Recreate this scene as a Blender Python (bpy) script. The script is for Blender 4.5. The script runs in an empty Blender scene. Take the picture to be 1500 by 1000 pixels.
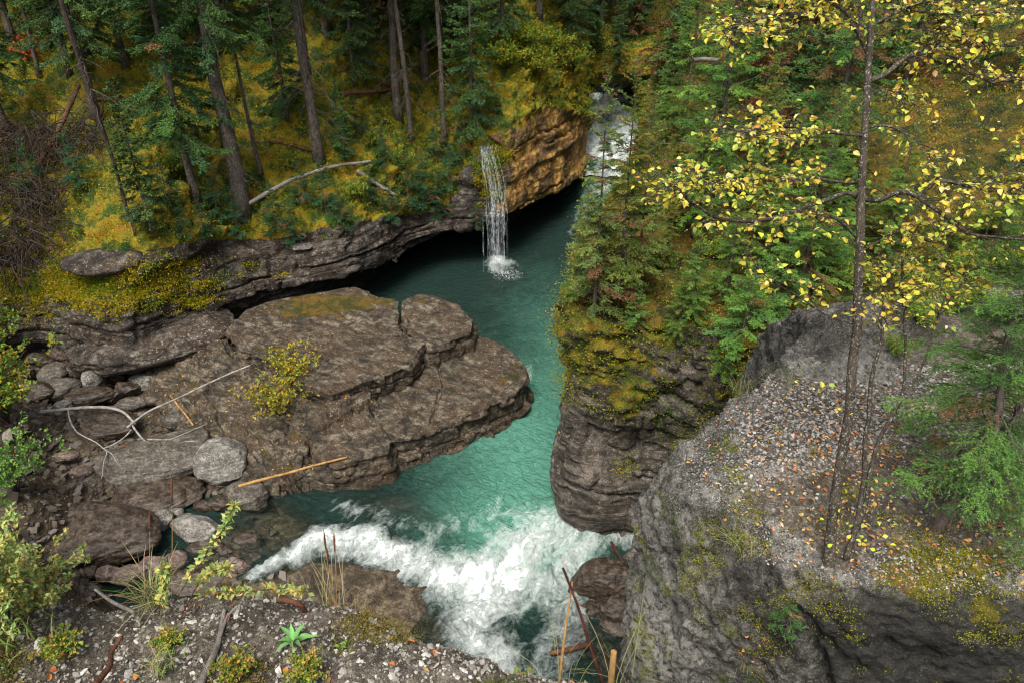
import bpy, math
import numpy as np
from mathutils import Vector, Matrix

# ---------------------------------------------------------------- camera, sky, sun, exposure
F = 1050.0; PITCH = math.radians(31.0); CZ = 12.0
sc = bpy.context.scene
cam_d = bpy.data.cameras.new("camera"); cam = bpy.data.objects.new("camera", cam_d)
sc.collection.objects.link(cam); sc.camera = cam
cam.location = (0, 0, CZ); cam.rotation_euler = (math.radians(90) - PITCH, 0, 0)
cam_d.sensor_width = 36.0; cam_d.lens = F * 36.0 / 1500.0
cam_d.clip_start = 0.05; cam_d.clip_end = 500.0
world = bpy.data.worlds.new("World"); sc.world = world; world.use_nodes = True
wn = world.node_tree.nodes; wl = world.node_tree.links
bgn = wn["Background"]; sky = wn.new("ShaderNodeTexSky"); sky.sky_type = 'NISHITA'; sky.sun_disc = False
SUN_EL, SUN_AZ = 62.0, 200.0        # azimuth clockwise from +Y
sky.sun_elevation = math.radians(SUN_EL); sky.sun_rotation = math.radians(SUN_AZ)
sky.air_density = 1.0; sky.dust_density = 4.0; sky.ozone_density = 0.6
bgn.inputs[1].default_value = 0.10
skyhs = wn.new("ShaderNodeHueSaturation"); skyhs.inputs["Saturation"].default_value = 0.35      # a clouded sky is nearly grey
wl.new(sky.outputs[0], skyhs.inputs["Color"]); wl.new(skyhs.outputs[0], bgn.inputs[0])
sd = bpy.data.lights.new("sun", 'SUN'); sun = bpy.data.objects.new("sun", sd); sc.collection.objects.link(sun)
sd.energy = 2.3; sd.angle = math.radians(28.0); sd.color = (1.0, 0.94, 0.84)
sun.location = (0, 0, 60)
_el, _az = math.radians(SUN_EL), math.radians(SUN_AZ)
_dir = Vector((math.cos(_el) * math.sin(_az), math.cos(_el) * math.cos(_az), math.sin(_el)))
sun.rotation_euler = _dir.to_track_quat('Z', 'Y').to_euler()
sc.view_settings.view_transform = 'Standard'; sc.view_settings.look = 'None'
sc.view_settings.gamma = 1.0; sc.view_settings.use_curve_mapping = False
sc.view_settings.exposure = 1.0
try:
    sc.cycles.max_bounces = 6; sc.cycles.diffuse_bounces = 3; sc.cycles.glossy_bounces = 3
    sc.cycles.transparent_max_bounces = 12; sc.cycles.transmission_bounces = 3
    sc.cycles.use_denoising = True; sc.cycles.denoising_input_passes = 'RGB_ALBEDO_NORMAL'; sc.cycles.denoising_prefilter = 'ACCURATE'; sc.cycles.sample_clamp_indirect = 2.0; sc.cycles.sample_clamp_direct = 5.0; sc.cycles.filter_width = 1.2
except Exception:
    pass
ROOT = sc.collection
rng = np.random.default_rng(7)

# ---------------------------------------------------------------- geometry helpers
CP, SP = math.cos(PITCH), math.sin(PITCH)
def ray(u, v):
    a = (u - 750.0) / F; b = (500.0 - v) / F
    return np.array([a, CP + b * SP, -SP + b * CP])
def P(u, v, z):
    d = ray(u, v); t = (z - CZ) / d[2]
    return np.array([d[0] * t, d[1] * t, z])
def PY(u, v, Y):
    d = ray(u, v); t = Y / d[1]
    return np.array([d[0] * t, Y, CZ + d[2] * t])
def PD(u, v, dep):
    d = ray(u, v); return np.array([0, 0, CZ]) + d * dep
def proj(p):
    p = np.asarray(p, float); x = p[..., 0]; y = p[..., 1]; z = p[..., 2] - CZ
    dep = y * CP - z * SP; up = y * SP + z * CP
    return 750 + F * x / dep, 500 - F * up / dep, dep

def _hash(ix, iy, iz, seed):
    h = (ix * 374761393 + iy * 668265263 + iz * 2147483647 + seed * 1274126177) & 0xffffffff
    h = ((h ^ (h >> 13)) * 1274126177) & 0xffffffff
    h = ((h ^ (h >> 16)) * 2246822519) & 0xffffffff
    return ((h ^ (h >> 15)) & 0xffffff) / 16777216.0
def vnoise(p, seed=0):
    p = np.asarray(p, float); i = np.floor(p).astype(np.int64); f = p - i
    f = f * f * f * (f * (f * 6 - 15) + 10)
    ix, iy, iz = i[..., 0], i[..., 1], i[..., 2]; fx, fy, fz = f[..., 0], f[..., 1], f[..., 2]
    def L(a, b, t): return a + (b - a) * t
    c = [[[_hash(ix + a, iy + b, iz + c_, seed) for c_ in (0, 1)] for b in (0, 1)] for a in (0, 1)]
    return L(L(L(c[0][0][0], c[1][0][0], fx), L(c[0][1][0], c[1][1][0], fx), fy),
             L(L(c[0][0][1], c[1][0][1], fx), L(c[0][1][1], c[1][1][1], fx), fy), fz) * 2 - 1
def fbm(p, oct=4, seed=0, gain=0.5):
    p = np.asarray(p, float); s = 0; a = 1; n = 0
    for k in range(oct):
        s = s + a * vnoise(p * (2.03 ** k) + 17.3 * k, seed + k); n += a; a *= gain
    return s / n
def ridged(p, oct=4, seed=0):
    p = np.asarray(p, float); s = 0; a = 1; n = 0
    for k in range(oct):
        s = s + a * (1 - 2 * np.abs(vnoise(p * (2.1 ** k) + 9.1 * k, seed + k))); n += a; a *= 0.5
    return s / n
def sm(t):
    t = np.clip(t, 0, 1); return t * t * (3 - 2 * t)
def worley(p, seed=0):
    """distance to nearest / second nearest feature point, and id of the cell"""
    p = np.asarray(p, float); i = np.floor(p).astype(np.int64); d1 = np.full(p.shape[:-1], 9.0); d2 = d1.copy(); idn = d1.copy()
    for a in (-1, 0, 1):
        for b in (-1, 0, 1):
            for c in (-1, 0, 1):
                j = i + np.array([a, b, c]); jx, jy, jz = j[..., 0], j[..., 1], j[..., 2]
                q = np.stack([jx + _hash(jx, jy, jz, seed), jy + _hash(jx, jy, jz, seed + 1), jz + _hash(jx, jy, jz, seed + 2)], -1)
                d = np.linalg.norm(q - p, axis=-1); h = _hash(jx, jy, jz, seed + 3)
                near = d < d1
                d2 = np.where(near, d1, np.minimum(d2, d)); idn = np.where(near, h, idn); d1 = np.where(near, d, d1)
    return d1, d2, idn
def strata(p, n=(0.12, 0.1, 1.0), thick=0.3, seed=0, block=0.7, warp=0.35):
    """bedded rock: beds that stand out or sit back with thin recessed partings, split into blocks by joints; in units of thick"""
    p = np.asarray(p, float); n = np.array(n, float); n /= np.linalg.norm(n)
    h = (p @ n) / thick + warp * fbm(p * 0.35, 3, seed) / thick * 0.4 + 0.10 * vnoise(p * 2.1, seed + 5)
    h = h + 0.35 * np.sin(h * 2.4 + 1.3 * seed)             # uneven bed thickness
    i = np.floor(h).astype(np.int64); f = h - i
    lay = _hash(i, i * 0, i * 0, seed + 11) - 0.5
    q = np.stack([p[..., 0] / block, p[..., 1] / block, i * 3.7], -1) + 0.25 * vnoise(p * 1.7, seed + 3)[..., None]
    d1, d2, idc = worley(q * [1, 1, 1.0], seed + 14)
    crack = np.exp(-((d2 - d1) / 0.07) ** 2)
    part = np.exp(-(np.minimum(f, 1.15 - f) / 0.10) ** 2) * (0.25 + 1.0 * sm(0.5 + 1.6 * fbm(p * 0.8 + 7.7 * i[..., None], 2, seed + 21)))
    edge = sm(f / 0.16) * sm((1 - f) / 0.10)
    return lay * 0.9 + (idc - 0.5) * 1.15 * edge - part * 0.85 - crack * 0.35 * edge + edge * 0.15

def new_mesh(name, verts, faces, mat=None, col=None, attrs=None, smooth=True, mats=None, midx=None):
    """faces: one (n,k) int array or a list of such arrays"""
    if isinstance(faces, np.ndarray): faces = [faces]
    faces = [np.asarray(f, np.int32) for f in faces if len(f)]
    verts = np.asarray(verts, np.float32)
    me = bpy.data.meshes.new(name)
    me.vertices.add(len(verts)); me.vertices.foreach_set("co", verts.ravel())
    nl = sum(f.size for f in faces); npoly = sum(len(f) for f in faces)
    me.loops.add(nl); me.polygons.add(npoly)
    me.loops.foreach_set("vertex_index", np.concatenate([f.ravel() for f in faces]))
    tot = np.concatenate([np.full(len(f), f.shape[1], np.int32) for f in faces])
    st = np.concatenate([[0], np.cumsum(tot)[:-1]]).astype(np.int32)
    me.polygons.foreach_set("loop_start", st)
    me.polygons.foreach_set("use_smooth", np.full(npoly, smooth, bool))
    if mats:
        for m in mats: me.materials.append(m)
        if midx is not None: me.polygons.foreach_set("material_index", np.asarray(midx, np.int32))
    elif mat: me.materials.append(mat)
    if col is not None:
        a = me.color_attributes.new("Col", 'FLOAT_COLOR', 'POINT')
        c = np.ones((len(verts), 4), np.float32); c[:, :3] = col; a.data.foreach_set("color", c.ravel())
    for k, w in (attrs or {}).items():
        a = me.attributes.new(k, 'FLOAT', 'POINT'); a.data.foreach_set("value", np.asarray(w, np.float32).ravel())
    me.update(calc_edges=True); me.validate(verbose=False)
    return me
def add(name, me, parent=None, loc=None, rot=None, scale=None, **tags):
    o = bpy.data.objects.new(name, me); ROOT.objects.link(o)
    if parent is not None: o.parent = parent
    if loc is not None: o.location = tuple(float(t) for t in loc)
    if rot is not None: o.rotation_euler = rot
    if scale is not None: o.scale = (scale,) * 3 if np.isscalar(scale) else scale
    for k, w in tags.items(): o[k] = w
    return o
def root(name, loc, label, cat, group=None, rot=None, scale=None):
    t = dict(label=label, category=cat)
    if group: t['group'] = group
    return add(name, None, loc=loc, rot=rot, scale=scale, **t)
def tagged(name, verts, faces, mat, origin, label, cat, group=None, **kw):
    me = new_mesh(name, np.asarray(verts) - np.asarray(origin), faces, mat, **kw)
    t = dict(label=label, category=cat)
    if group: t['group'] = group
    return add(name, me, loc=origin, **t)

def gridfaces(nr, nc, flip=False):
    i = np.arange(nr * nc).reshape(nr, nc)
    f = np.stack([i[:-1, :-1], i[:-1, 1:], i[1:, 1:], i[1:, :-1]], -1).reshape(-1, 4)
    return f[:, ::-1] if flip else f
def gnormals(g):
    du = np.gradient(g, axis=1); dv = np.gradient(g, axis=0)
    n = np.cross(du, dv); return n / (np.linalg.norm(n, axis=-1, keepdims=True) + 1e-9)
def crom(pts, counts):
    """Catmull-Rom along axis 0 of pts (n,...,k) with counts[i] samples in segment i"""
    pts = np.asarray(pts, float); out = []; n = len(pts)
    for i in range(n - 1):
        p1, p2 = pts[i], pts[i + 1]
        p0 = pts[i - 1] if i else 2 * p1 - p2; p3 = pts[i + 2] if i + 2 < n else 2 * p2 - p1
        T = 0.5 * 0.8
        m1, m2 = (p2 - p0) * T, (p3 - p1) * T
        l0 = np.linalg.norm(p1 - p0, axis=-1, keepdims=True); l1 = np.linalg.norm(p2 - p1, axis=-1, keepdims=True); l2 = np.linalg.norm(p3 - p2, axis=-1, keepdims=True)
        lim = 1.2 * l1 + 1e-6
        m1 = m1 * np.minimum(1, lim / (np.linalg.norm(m1, axis=-1, keepdims=True) + 1e-9))
        m2 = m2 * np.minimum(1, lim / (np.linalg.norm(m2, axis=-1, keepdims=True) + 1e-9))
        for t in np.linspace(0, 1, counts[i], endpoint=False):
            h = (2 * t**3 - 3 * t**2 + 1) * p1 + (t**3 - 2 * t**2 + t) * m1 + (-2 * t**3 + 3 * t**2) * p2 + (t**3 - t**2) * m2
            out.append(h)
    out.append(pts[-1]); return np.array(out)
def loft(nodes, spacing, maxn=400, rowsp=None):
    """nodes [rows][cols] of 3-D points -> fine grid (R,C,3); spacing a number or (rows, cols)"""
    nodes = np.asarray(nodes, float)
    sr, scs = (spacing if isinstance(spacing, tuple) else (spacing, spacing))
    lr = np.median(np.linalg.norm(np.diff(nodes, axis=0), axis=-1), axis=1)
    lc = np.median(np.linalg.norm(np.diff(nodes, axis=1), axis=-1), axis=0)
    cr = [int(np.clip(round(l / (rowsp[k_] if rowsp else sr)), 2, maxn)) for k_, l in enumerate(lr)]; cc = [int(np.clip(round(l / scs), 2, maxn)) for l in lc]
    global LAST_CR
    LAST_CR = cr
    g = crom(nodes, cr); g = crom(np.swapaxes(g, 0, 1), cc); return np.swapaxes(g, 0, 1)
def tubes(paths, radii, sides=6):
    """many polylines -> verts, faces; radii: list of arrays"""
    V = []; Fq = []; Ft = []; off = 0
    ang = np.linspace(0, 2 * np.pi, sides, endpoint=False)
    for path, r in zip(paths, radii):
        p = np.asarray(path, float); n = len(p)
        if n < 2: continue
        r = np.full(n, r) if np.isscalar(r) else np.asarray(r, float)
        t = np.gradient(p, axis=0); t /= np.linalg.norm(t, axis=1, keepdims=True) + 1e-9
        ref = np.array([0, 0, 1.0]) if abs(t[0, 2]) < 0.9 else np.array([1.0, 0, 0])
        a = np.cross(t, ref); a /= np.linalg.norm(a, axis=1, keepdims=True) + 1e-9; b = np.cross(t, a)
        ring = p[:, None] + r[:, None, None] * (np.cos(ang)[None, :, None] * a[:, None] + np.sin(ang)[None, :, None] * b[:, None])
        V.append(ring.reshape(-1, 3)); i = np.arange(n * sides).reshape(n, sides) + off; j = np.roll(i, -1, 1)
        Fq.append(np.stack([i[:-1], j[:-1], j[1:], i[1:]], -1).reshape(-1, 4))
        V.append(p[[-1]] + t[[-1]] * r[-1] * 0.5); V.append(p[[0]] - t[[0]] * r[0] * 0.3)
        tip = off + n * sides
        Ft.append(np.stack([i[-1], j[-1], np.full(sides, tip)], -1)); Ft.append(np.stack([j[0], i[0], np.full(sides, tip + 1)], -1))
        off += n * sides + 2
    if not V: return np.zeros((0, 3)), [np.zeros((0, 4), int)]
    return np.concatenate(V), [np.concatenate(Fq), np.concatenate(Ft)]
def smoothpath(pts, n=6):
    pts = np.asarray(pts, float); return crom(pts, [n] * (len(pts) - 1))
def wobble(path, amp, freq, seed):
    p = np.asarray(path, float)
    return p + amp * np.stack([vnoise(p * freq + 31 * k, seed + k) for k in range(3)], -1)

# ---------------------------------------------------------------- materials
def nodes_of(name):
    m = bpy.data.materials.new(name); m.use_nodes = True; nt = m.node_tree
    b = nt.nodes["Principled BSDF"]; return m, nt, b
class NB:
    """tiny node-tree writer"""
    def __init__(s, nt): s.nt = nt; s.N = nt.nodes; s.L = nt.links
    def n(s, t, **kw):
        x = s.N.new(t)
        for k, w in kw.items(): setattr(x, k, w)
        return x
    def set(s, inp, val):
        if hasattr(val, "is_linked") or hasattr(val, "links"): s.L.new(val, inp)
        else:
            try: inp.default_value = val
            except Exception: inp.default_value = tuple(val) + (1.0,)
    def co(s, rnd=False):
        t = s.n("ShaderNodeTexCoord").outputs["Object"]
        if rnd:
            oi = s.n("ShaderNodeObjectInfo"); m = s.n("ShaderNodeVectorMath", operation='ADD')
            sc_ = s.n("ShaderNodeMath", operation='MULTIPLY'); s.L.new(oi.outputs["Random"], sc_.inputs[0]); sc_.inputs[1].default_value = 57.0
            s.L.new(t, m.inputs[0]); s.L.new(sc_.outputs[0], m.inputs[1]); return m.outputs[0]
        return t
    def scl(s, vec, v3):
        m = s.n("ShaderNodeMapping"); s.L.new(vec, m.inputs[0]); m.inputs["Scale"].default_value = v3; return m.outputs[0]
    def rotscl(s, vec, r3, v3):
        m = s.n("ShaderNodeMapping"); s.L.new(vec, m.inputs[0]); m.inputs["Rotation"].default_value = r3
        return s.scl(m.outputs[0], v3)
    def noise(s, vec, scale, detail=6, rough=0.6, dist=0.0):
        x = s.n("ShaderNodeTexNoise"); s.L.new(vec, x.inputs["Vector"]); x.inputs["Scale"].default_value = scale
        x.inputs["Detail"].default_value = detail; x.inputs["Roughness"].default_value = rough; x.inputs["Distortion"].default_value = dist
        return x.outputs["Fac"]
    def voro(s, vec, scale, feature='F1', out="Distance"):
        x = s.n("ShaderNodeTexVoronoi", feature=feature); s.L.new(vec, x.inputs["Vector"]); x.inputs["Scale"].default_value = scale
        return x.outputs[out]
    def ramp(s, fac, stops):
        x = s.n("ShaderNodeValToRGB"); s.L.new(fac, x.inputs[0]); e = x.color_ramp.elements
        while len(e) < len(stops): e.new(0.5)
        for k, (p, c) in enumerate(stops):
            e[k].position = p; e[k].color = (c, c, c, 1) if np.isscalar(c) else tuple(c) + (1,)
        return x.outputs[0]
    def mix(s, f, a, b, mode='MIX'):
        x = s.n("ShaderNodeMix", data_type='RGBA', blend_type=mode); s.set(x.inputs[0], f); s.set(x.inputs[6], a); s.set(x.inputs[7], b)
        return x.outputs[2]
    def math(s, op, a, b=0.0, c=None, clamp=False):
        x = s.n("ShaderNodeMath", operation=op, use_clamp=clamp); s.set(x.inputs[0], a); s.set(x.inputs[1], b)
        if c is not None: s.set(x.inputs[2], c)
        return x.outputs[0]
    def attr(s, name, out="Fac"):
        x = s.n("ShaderNodeAttribute"); x.attribute_name = name; return x.outputs[out]
    def nz(s):
        g = s.n("ShaderNodeNewGeometry"); x = s.n("ShaderNodeSeparateXYZ"); s.L.new(g.outputs["Normal"], x.inputs[0]); return x.outputs[2]
    def bump(s, h, strength, dist, prev=None):
        x = s.n("ShaderNodeBump"); x.inputs["Strength"].default_value = strength; x.inputs["Distance"].default_value = dist
        s.L.new(h, x.inputs["Height"])
        if prev is not None: s.L.new(prev, x.inputs["Normal"])
        return x.outputs[0]

def rock_mat(name, dark, mid, light, moss=0.0, mossc=((0.035, 0.045, 0.008), (0.17, 0.13, 0.012)), lichen=0.3, rough=0.75, s=1.0,
             band=(0.0, 0.0, 0.0), bandscale=(1, 1, 6), bumpd=0.05, litter=0.0, crack=0.5, rnd=False, soil=0.0, tint=None, blots=1.0, blotm=0.6, specks=0.0):
    m, nt, b = nodes_of(name); k = NB(nt); co = k.co(rnd)
    big = k.noise(co, 0.9 * s, 5, 0.6, 0.4); mid_n = k.noise(co, 5 * s, 7, 0.65, 0.2); fine = k.noise(co, 30 * s, 5, 0.7)
    bandv = k.noise(k.rotscl(co, band, bandscale), 1.6 * s, 6, 0.65, 0.5)
    f = k.math('ADD', k.math('MULTIPLY', mid_n, 0.45), k.math('MULTIPLY', bandv, 0.55))
    c = k.ramp(f, [(0.37, dark), (0.48, mid), (0.57, light), (0.68, tuple(min(.6, x * 1.3) for x in light))])
    blot = k.ramp(k.noise(co, 1.3 * s * blots, 8, 0.72, 0.6), [(0.44, 1.0), (0.54, 0.0)])
    c = k.mix(k.math('MULTIPLY', blot, blotm), c, k.mix(0.78, c, tuple(x * 0.6 for x in dark)))
    if tint is not None: c = k.mix(k.ramp(big, [(0.45, 0.0), (0.6, 1.0)]), c, k.mix(0.6, c, tint))
    c = k.mix(k.ramp(fine, [(0.40, 0.75), (0.52, 0.0)]), c, tuple(x * 0.35 for x in dark))
    pits = k.ramp(k.voro(co, 9 * s), [(0.0, 1.0), (0.16, 0.0)])
    c = k.mix(k.math('MULTIPLY', pits, 0.5), c, tuple(x * 0.3 for x in dark))
    if lichen > 0:
        l1 = k.ramp(k.noise(co, 11 * s, 8, 0.75), [(0.60 - 0.10 * lichen, 0.0), (0.64 - 0.10 * lichen, 1.0)])
        l1 = k.math('MULTIPLY', l1, k.ramp(big, [(0.4, 0.15), (0.62, 1.0)]))
        c = k.mix(k.math('MULTIPLY', l1, 0.8), c, tuple(min(0.6, x * 1.7 + 0.05) for x in light))
    if specks > 0:
        l2 = k.ramp(k.noise(co, 16 * s, 6, 0.8), [(0.56, 0.0), (0.60, 1.0)]); l3 = k.ramp(k.noise(co, 38 * s, 4, 0.7), [(0.55, 0.0), (0.60, 1.0)])
        c = k.mix(k.math('MULTIPLY', k.math('MAXIMUM', l2, k.math('MULTIPLY', l3, 0.7)), specks), c, tuple(min(0.6, x * 1.25) for x in light))
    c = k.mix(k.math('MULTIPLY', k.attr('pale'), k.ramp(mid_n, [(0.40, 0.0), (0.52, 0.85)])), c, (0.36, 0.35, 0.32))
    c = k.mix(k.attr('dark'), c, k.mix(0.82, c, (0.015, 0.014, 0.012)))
    gold = k.attr("gold")
    gc = k.ramp(mid_n, [(0.3, (0.10, 0.045, 0.012)), (0.47, (0.40, 0.21, 0.050)), (0.62, (0.58, 0.37, 0.13))])
    c = k.mix(gold, c, gc)
    crk = k.ramp(k.voro(k.mix(0.12, co, k.n("ShaderNodeTexNoise").outputs["Color"], 'ADD') if False else k.scl(co, (1, 1, 1.6)), 1.6 * s, 'DISTANCE_TO_EDGE'), [(0.0, 0.0), (0.03, 1.0)])
    c = k.mix(k.math('MULTIPLY', k.math('SUBTRACT', 1.0, crk), crack), c, (0.012, 0.010, 0.008))
    # moss grows on the upper sides
    nz = k.nz(); mn = k.noise(co, 2.2 * s, 7, 0.7, 0.3)
    mf = k.math('ADD', k.math('MULTIPLY', nz, 0.35), k.math('ADD', k.math('MULTIPLY', mn, 1.5), k.math('SUBTRACT', k.attr("moss"), 1.62 - moss)))
    mf = k.ramp(mf, [(0.0, 0.0), (0.12, 1.0)])
    mc = k.ramp(k.noise(co, 1.7 * s, 6, 0.7), [(0.40, mossc[0]), (0.48, tuple((p * .6 + q * .4) for p, q in zip(*mossc))), (0.55, mossc[1]), (0.63, (mossc[1][0] * 1.1, mossc[1][1] * 0.72, mossc[1][2]))])
    mc = k.mix(k.ramp(k.noise(co, 45 * s, 4, 0.7), [(0.35, 0.75), (0.6, 0.0)]), mc, (0.012, 0.014, 0.004))
    c = k.mix(mf, c, mc)
    if litter > 0:
        lt = k.ramp(k.voro(co, 22), [(0.0, 1.0), (0.22, 0.0)])
        c = k.mix(k.math('MULTIPLY', lt, litter), c, (0.30, 0.13, 0.03))
    k.L.new(c, b.inputs["Base Color"])
    r = k.math('ADD', k.math('MULTIPLY', mid_n, 0.35), rough - 0.2); k.L.new(r, b.inputs["Roughness"])
    b.inputs["Specular IOR Level"].default_value = 0.35
    h = k.math('ADD', k.math('MULTIPLY', mid_n, 1.0), k.math('ADD', k.math('MULTIPLY', fine, 0.35), k.math('MULTIPLY', bandv, 0.9)))
    h = k.math('ADD', h, k.math('MULTIPLY', crk, 0.25 * (1 if crack > 0 else 0)))
    h = k.math('SUBTRACT', h, k.math('MULTIPLY', pits, 0.3))
    mh = k.math('MULTIPLY', k.math('MULTIPLY', mf, k.noise(co, 26 * s, 4, 0.7)), 0.9)
    nb = k.bump(k.math('ADD', h, mh), 0.9, bumpd); k.L.new(nb, b.inputs["Normal"])
    return m
def leaf_mat(name, trans=0.25, rough=0.55, hue=0.0):
    m, nt, b = nodes_of(name); k = NB(nt); c = k.attr("Col", "Color")
    oi = k.n("ShaderNodeObjectInfo"); hs = k.n("ShaderNodeHueSaturation"); k.L.new(c, hs.inputs["Color"])
    k.L.new(k.math('ADD', k.math('MULTIPLY', oi.outputs["Random"], 0.30), 0.85), hs.inputs["Value"])
    k.L.new(k.math('ADD', k.math('MULTIPLY', oi.outputs["Random"], 0.03 + hue), 0.485 - hue / 2), hs.inputs["Hue"])
    c = hs.outputs[0]
    k.L.new(c, b.inputs["Base Color"]); b.inputs["Roughness"].default_value = rough; b.inputs["Specular IOR Level"].default_value = 0.12
    t = k.n("ShaderNodeBsdfTranslucent"); k.L.new(c, t.inputs[0]); mx = k.n("ShaderNodeMixShader"); mx.inputs[0].default_value = trans
    out = nt.nodes["Material Output"]; k.L.new(b.outputs[0], mx.inputs[1]); k.L.new(t.outputs[0], mx.inputs[2]); k.L.new(mx.outputs[0], out.inputs[0])
    return m
def bark_mat(name, dark, light, spots=0.0, sc_=1.0, spotc=(0.45, 0.44, 0.4)):
    m, nt, b = nodes_of(name); k = NB(nt); co = k.co()
    n1 = k.noise(k.scl(co, (1, 1, 0.25)), 22 * sc_, 6, 0.7); n2 = k.noise(co, 3 * sc_, 4, 0.6)
    c = k.ramp(n1, [(0.3, dark), (0.62, light)]); c = k.mix(k.ramp(n2, [(0.4, 0.0), (0.65, 0.6)]), c, tuple(x * 0.5 for x in dark))
    if spots: c = k.mix(k.ramp(k.noise(co, 14 * sc_, 5, 0.8), [(0.60 - 0.1 * spots, 0.0), (0.66 - 0.1 * spots, 0.9)]), c, spotc)
    k.L.new(c, b.inputs["Base Color"]); b.inputs["Roughness"].default_value = 0.85; b.inputs["Specular IOR Level"].default_value = 0.2
    k.L.new(k.bump(n1, 0.9, 0.03 / sc_), b.inputs["Normal"]); return m

M = {}
M['left'] = rock_mat('left_bank_rock', (0.014, 0.010, 0.007), (0.065, 0.050, 0.036), (0.21, 0.185, 0.155), blotm=0.9, moss=0.16, lichen=0.3, s=1.0, bandscale=(0.5, 0.6, 4), bumpd=0.10,
                     mossc=((0.035, 0.075, 0.005), (0.38, 0.26, 0.010)), tint=(0.045, 0.022, 0.009))
M['slope'] = rock_mat('mossy_forest_floor', (0.03, 0.022, 0.01), (0.06, 0.04, 0.018), (0.10, 0.07, 0.03), moss=0.75, lichen=0.0, s=0.9, bumpd=0.12,
                      mossc=((0.035, 0.095, 0.006), (0.40, 0.32, 0.010)), crack=0.0)
M['slab'] = rock_mat('slab_rock', (0.012, 0.009, 0.005), (0.070, 0.055, 0.036), (0.22, 0.18, 0.13), moss=0.06, lichen=0.15, s=1.3, band=(0.1, 0.1, 0.6), bandscale=(0.7, 2.5, 4), bumpd=0.06,
                     mossc=((0.05, 0.05, 0.006), (0.17, 0.105, 0.010)), tint=(0.075, 0.042, 0.020), crack=0.3, blotm=0.75)
M['prom'] = rock_mat('outcrop_rock', (0.014, 0.012, 0.008), (0.075, 0.062, 0.047), (0.19, 0.16, 0.13), moss=0.0, lichen=0.25, s=1.3, bandscale=(0.7, 0.7, 4), bumpd=0.05,
                     mossc=((0.04, 0.055, 0.005), (0.24, 0.19, 0.010)), crack=0.3)
M['right'] = rock_mat('right_bank_ground', (0.03, 0.024, 0.012), (0.08, 0.06, 0.03), (0.17, 0.14, 0.10), moss=0.62, lichen=0.2, s=1.1, bumpd=0.08,
                      mossc=((0.028, 0.038, 0.006), (0.20, 0.14, 0.012)), crack=0.0)
M['near'] = rock_mat('grey_conglomerate', (0.013, 0.012, 0.009), (0.056, 0.051, 0.042), (0.22, 0.209, 0.183), moss=-0.05, lichen=0.55, s=4.0, bandscale=(1, 1, 1.0), bumpd=0.03, blots=0.45, blotm=0.95, specks=0.85,
                     mossc=((0.04, 0.04, 0.006), (0.20, 0.17, 0.012)), crack=0.0)
M['soil'] = rock_mat('gravelly_soil', (0.035, 0.028, 0.02), (0.10, 0.083, 0.062), (0.22, 0.19, 0.15), moss=0.02, lichen=0.0, s=7.0, bumpd=0.02, crack=0.0,
                     mossc=((0.05, 0.06, 0.01), (0.13, 0.12, 0.015)))
M['bed'] = rock_mat('river_bed', (0.02, 0.014, 0.008), (0.085, 0.06, 0.035), (0.19, 0.15, 0.10), moss=-0.2, lichen=0.0, s=1.8, rough=0.5, bumpd=0.05, crack=0.3)
M['boulder'] = rock_mat('river_boulder', (0.025, 0.02, 0.014), (0.085, 0.072, 0.056), (0.19, 0.17, 0.14), moss=-0.22, lichen=0.3, s=3.0, rough=0.6, bumpd=0.02, crack=0.0, rnd=True)
M['wetrock'] = rock_mat('wet_boulder', (0.014, 0.009, 0.006), (0.052, 0.037, 0.026), (0.125, 0.095, 0.07), moss=-0.2, lichen=0.1, s=2.5, rough=0.35, bumpd=0.02, crack=0.0, rnd=True)
M['leaf'] = leaf_mat('foliage'); M['needle'] = leaf_mat('needles', 0.12, 0.5, 0.0); M['dry'] = leaf_mat('dry_leaves', 0.2, 0.6)
M['bark'] = bark_mat('spruce_bark', (0.035, 0.026, 0.02), (0.17, 0.14, 0.115), 0.4, 1.0, (0.22, 0.21, 0.18))
M['twig'] = bark_mat('dead_twigs', (0.06, 0.045, 0.038), (0.17, 0.14, 0.12))
M['brush'] = bark_mat('dark_dead_twigs', (0.022, 0.014, 0.010), (0.085, 0.062, 0.048))
M['log'] = bark_mat('weathered_log', (0.13, 0.11, 0.10), (0.36, 0.33, 0.30))
M['pale'] = bark_mat('bleached_branch', (0.12, 0.10, 0.085), (0.46, 0.44, 0.40), 0.3, 3, (0.10, 0.09, 0.07))
M['redlog'] = bark_mat('red_brown_log', (0.05, 0.02, 0.012), (0.20, 0.09, 0.05))
M['cane'] = bark_mat('orange_stick', (0.25, 0.13, 0.04), (0.50, 0.30, 0.12), 0, 3)
M['redstick'] = bark_mat('dark_red_stick', (0.030, 0.010, 0.009), (0.12, 0.03, 0.02), 0.2, 4, (0.04, 0.03, 0.03))
M['birch'] = bark_mat('grey_birch_bark', (0.022, 0.017, 0.012), (0.095, 0.078, 0.058), 0.35, 4, (0.40, 0.39, 0.34))
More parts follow.
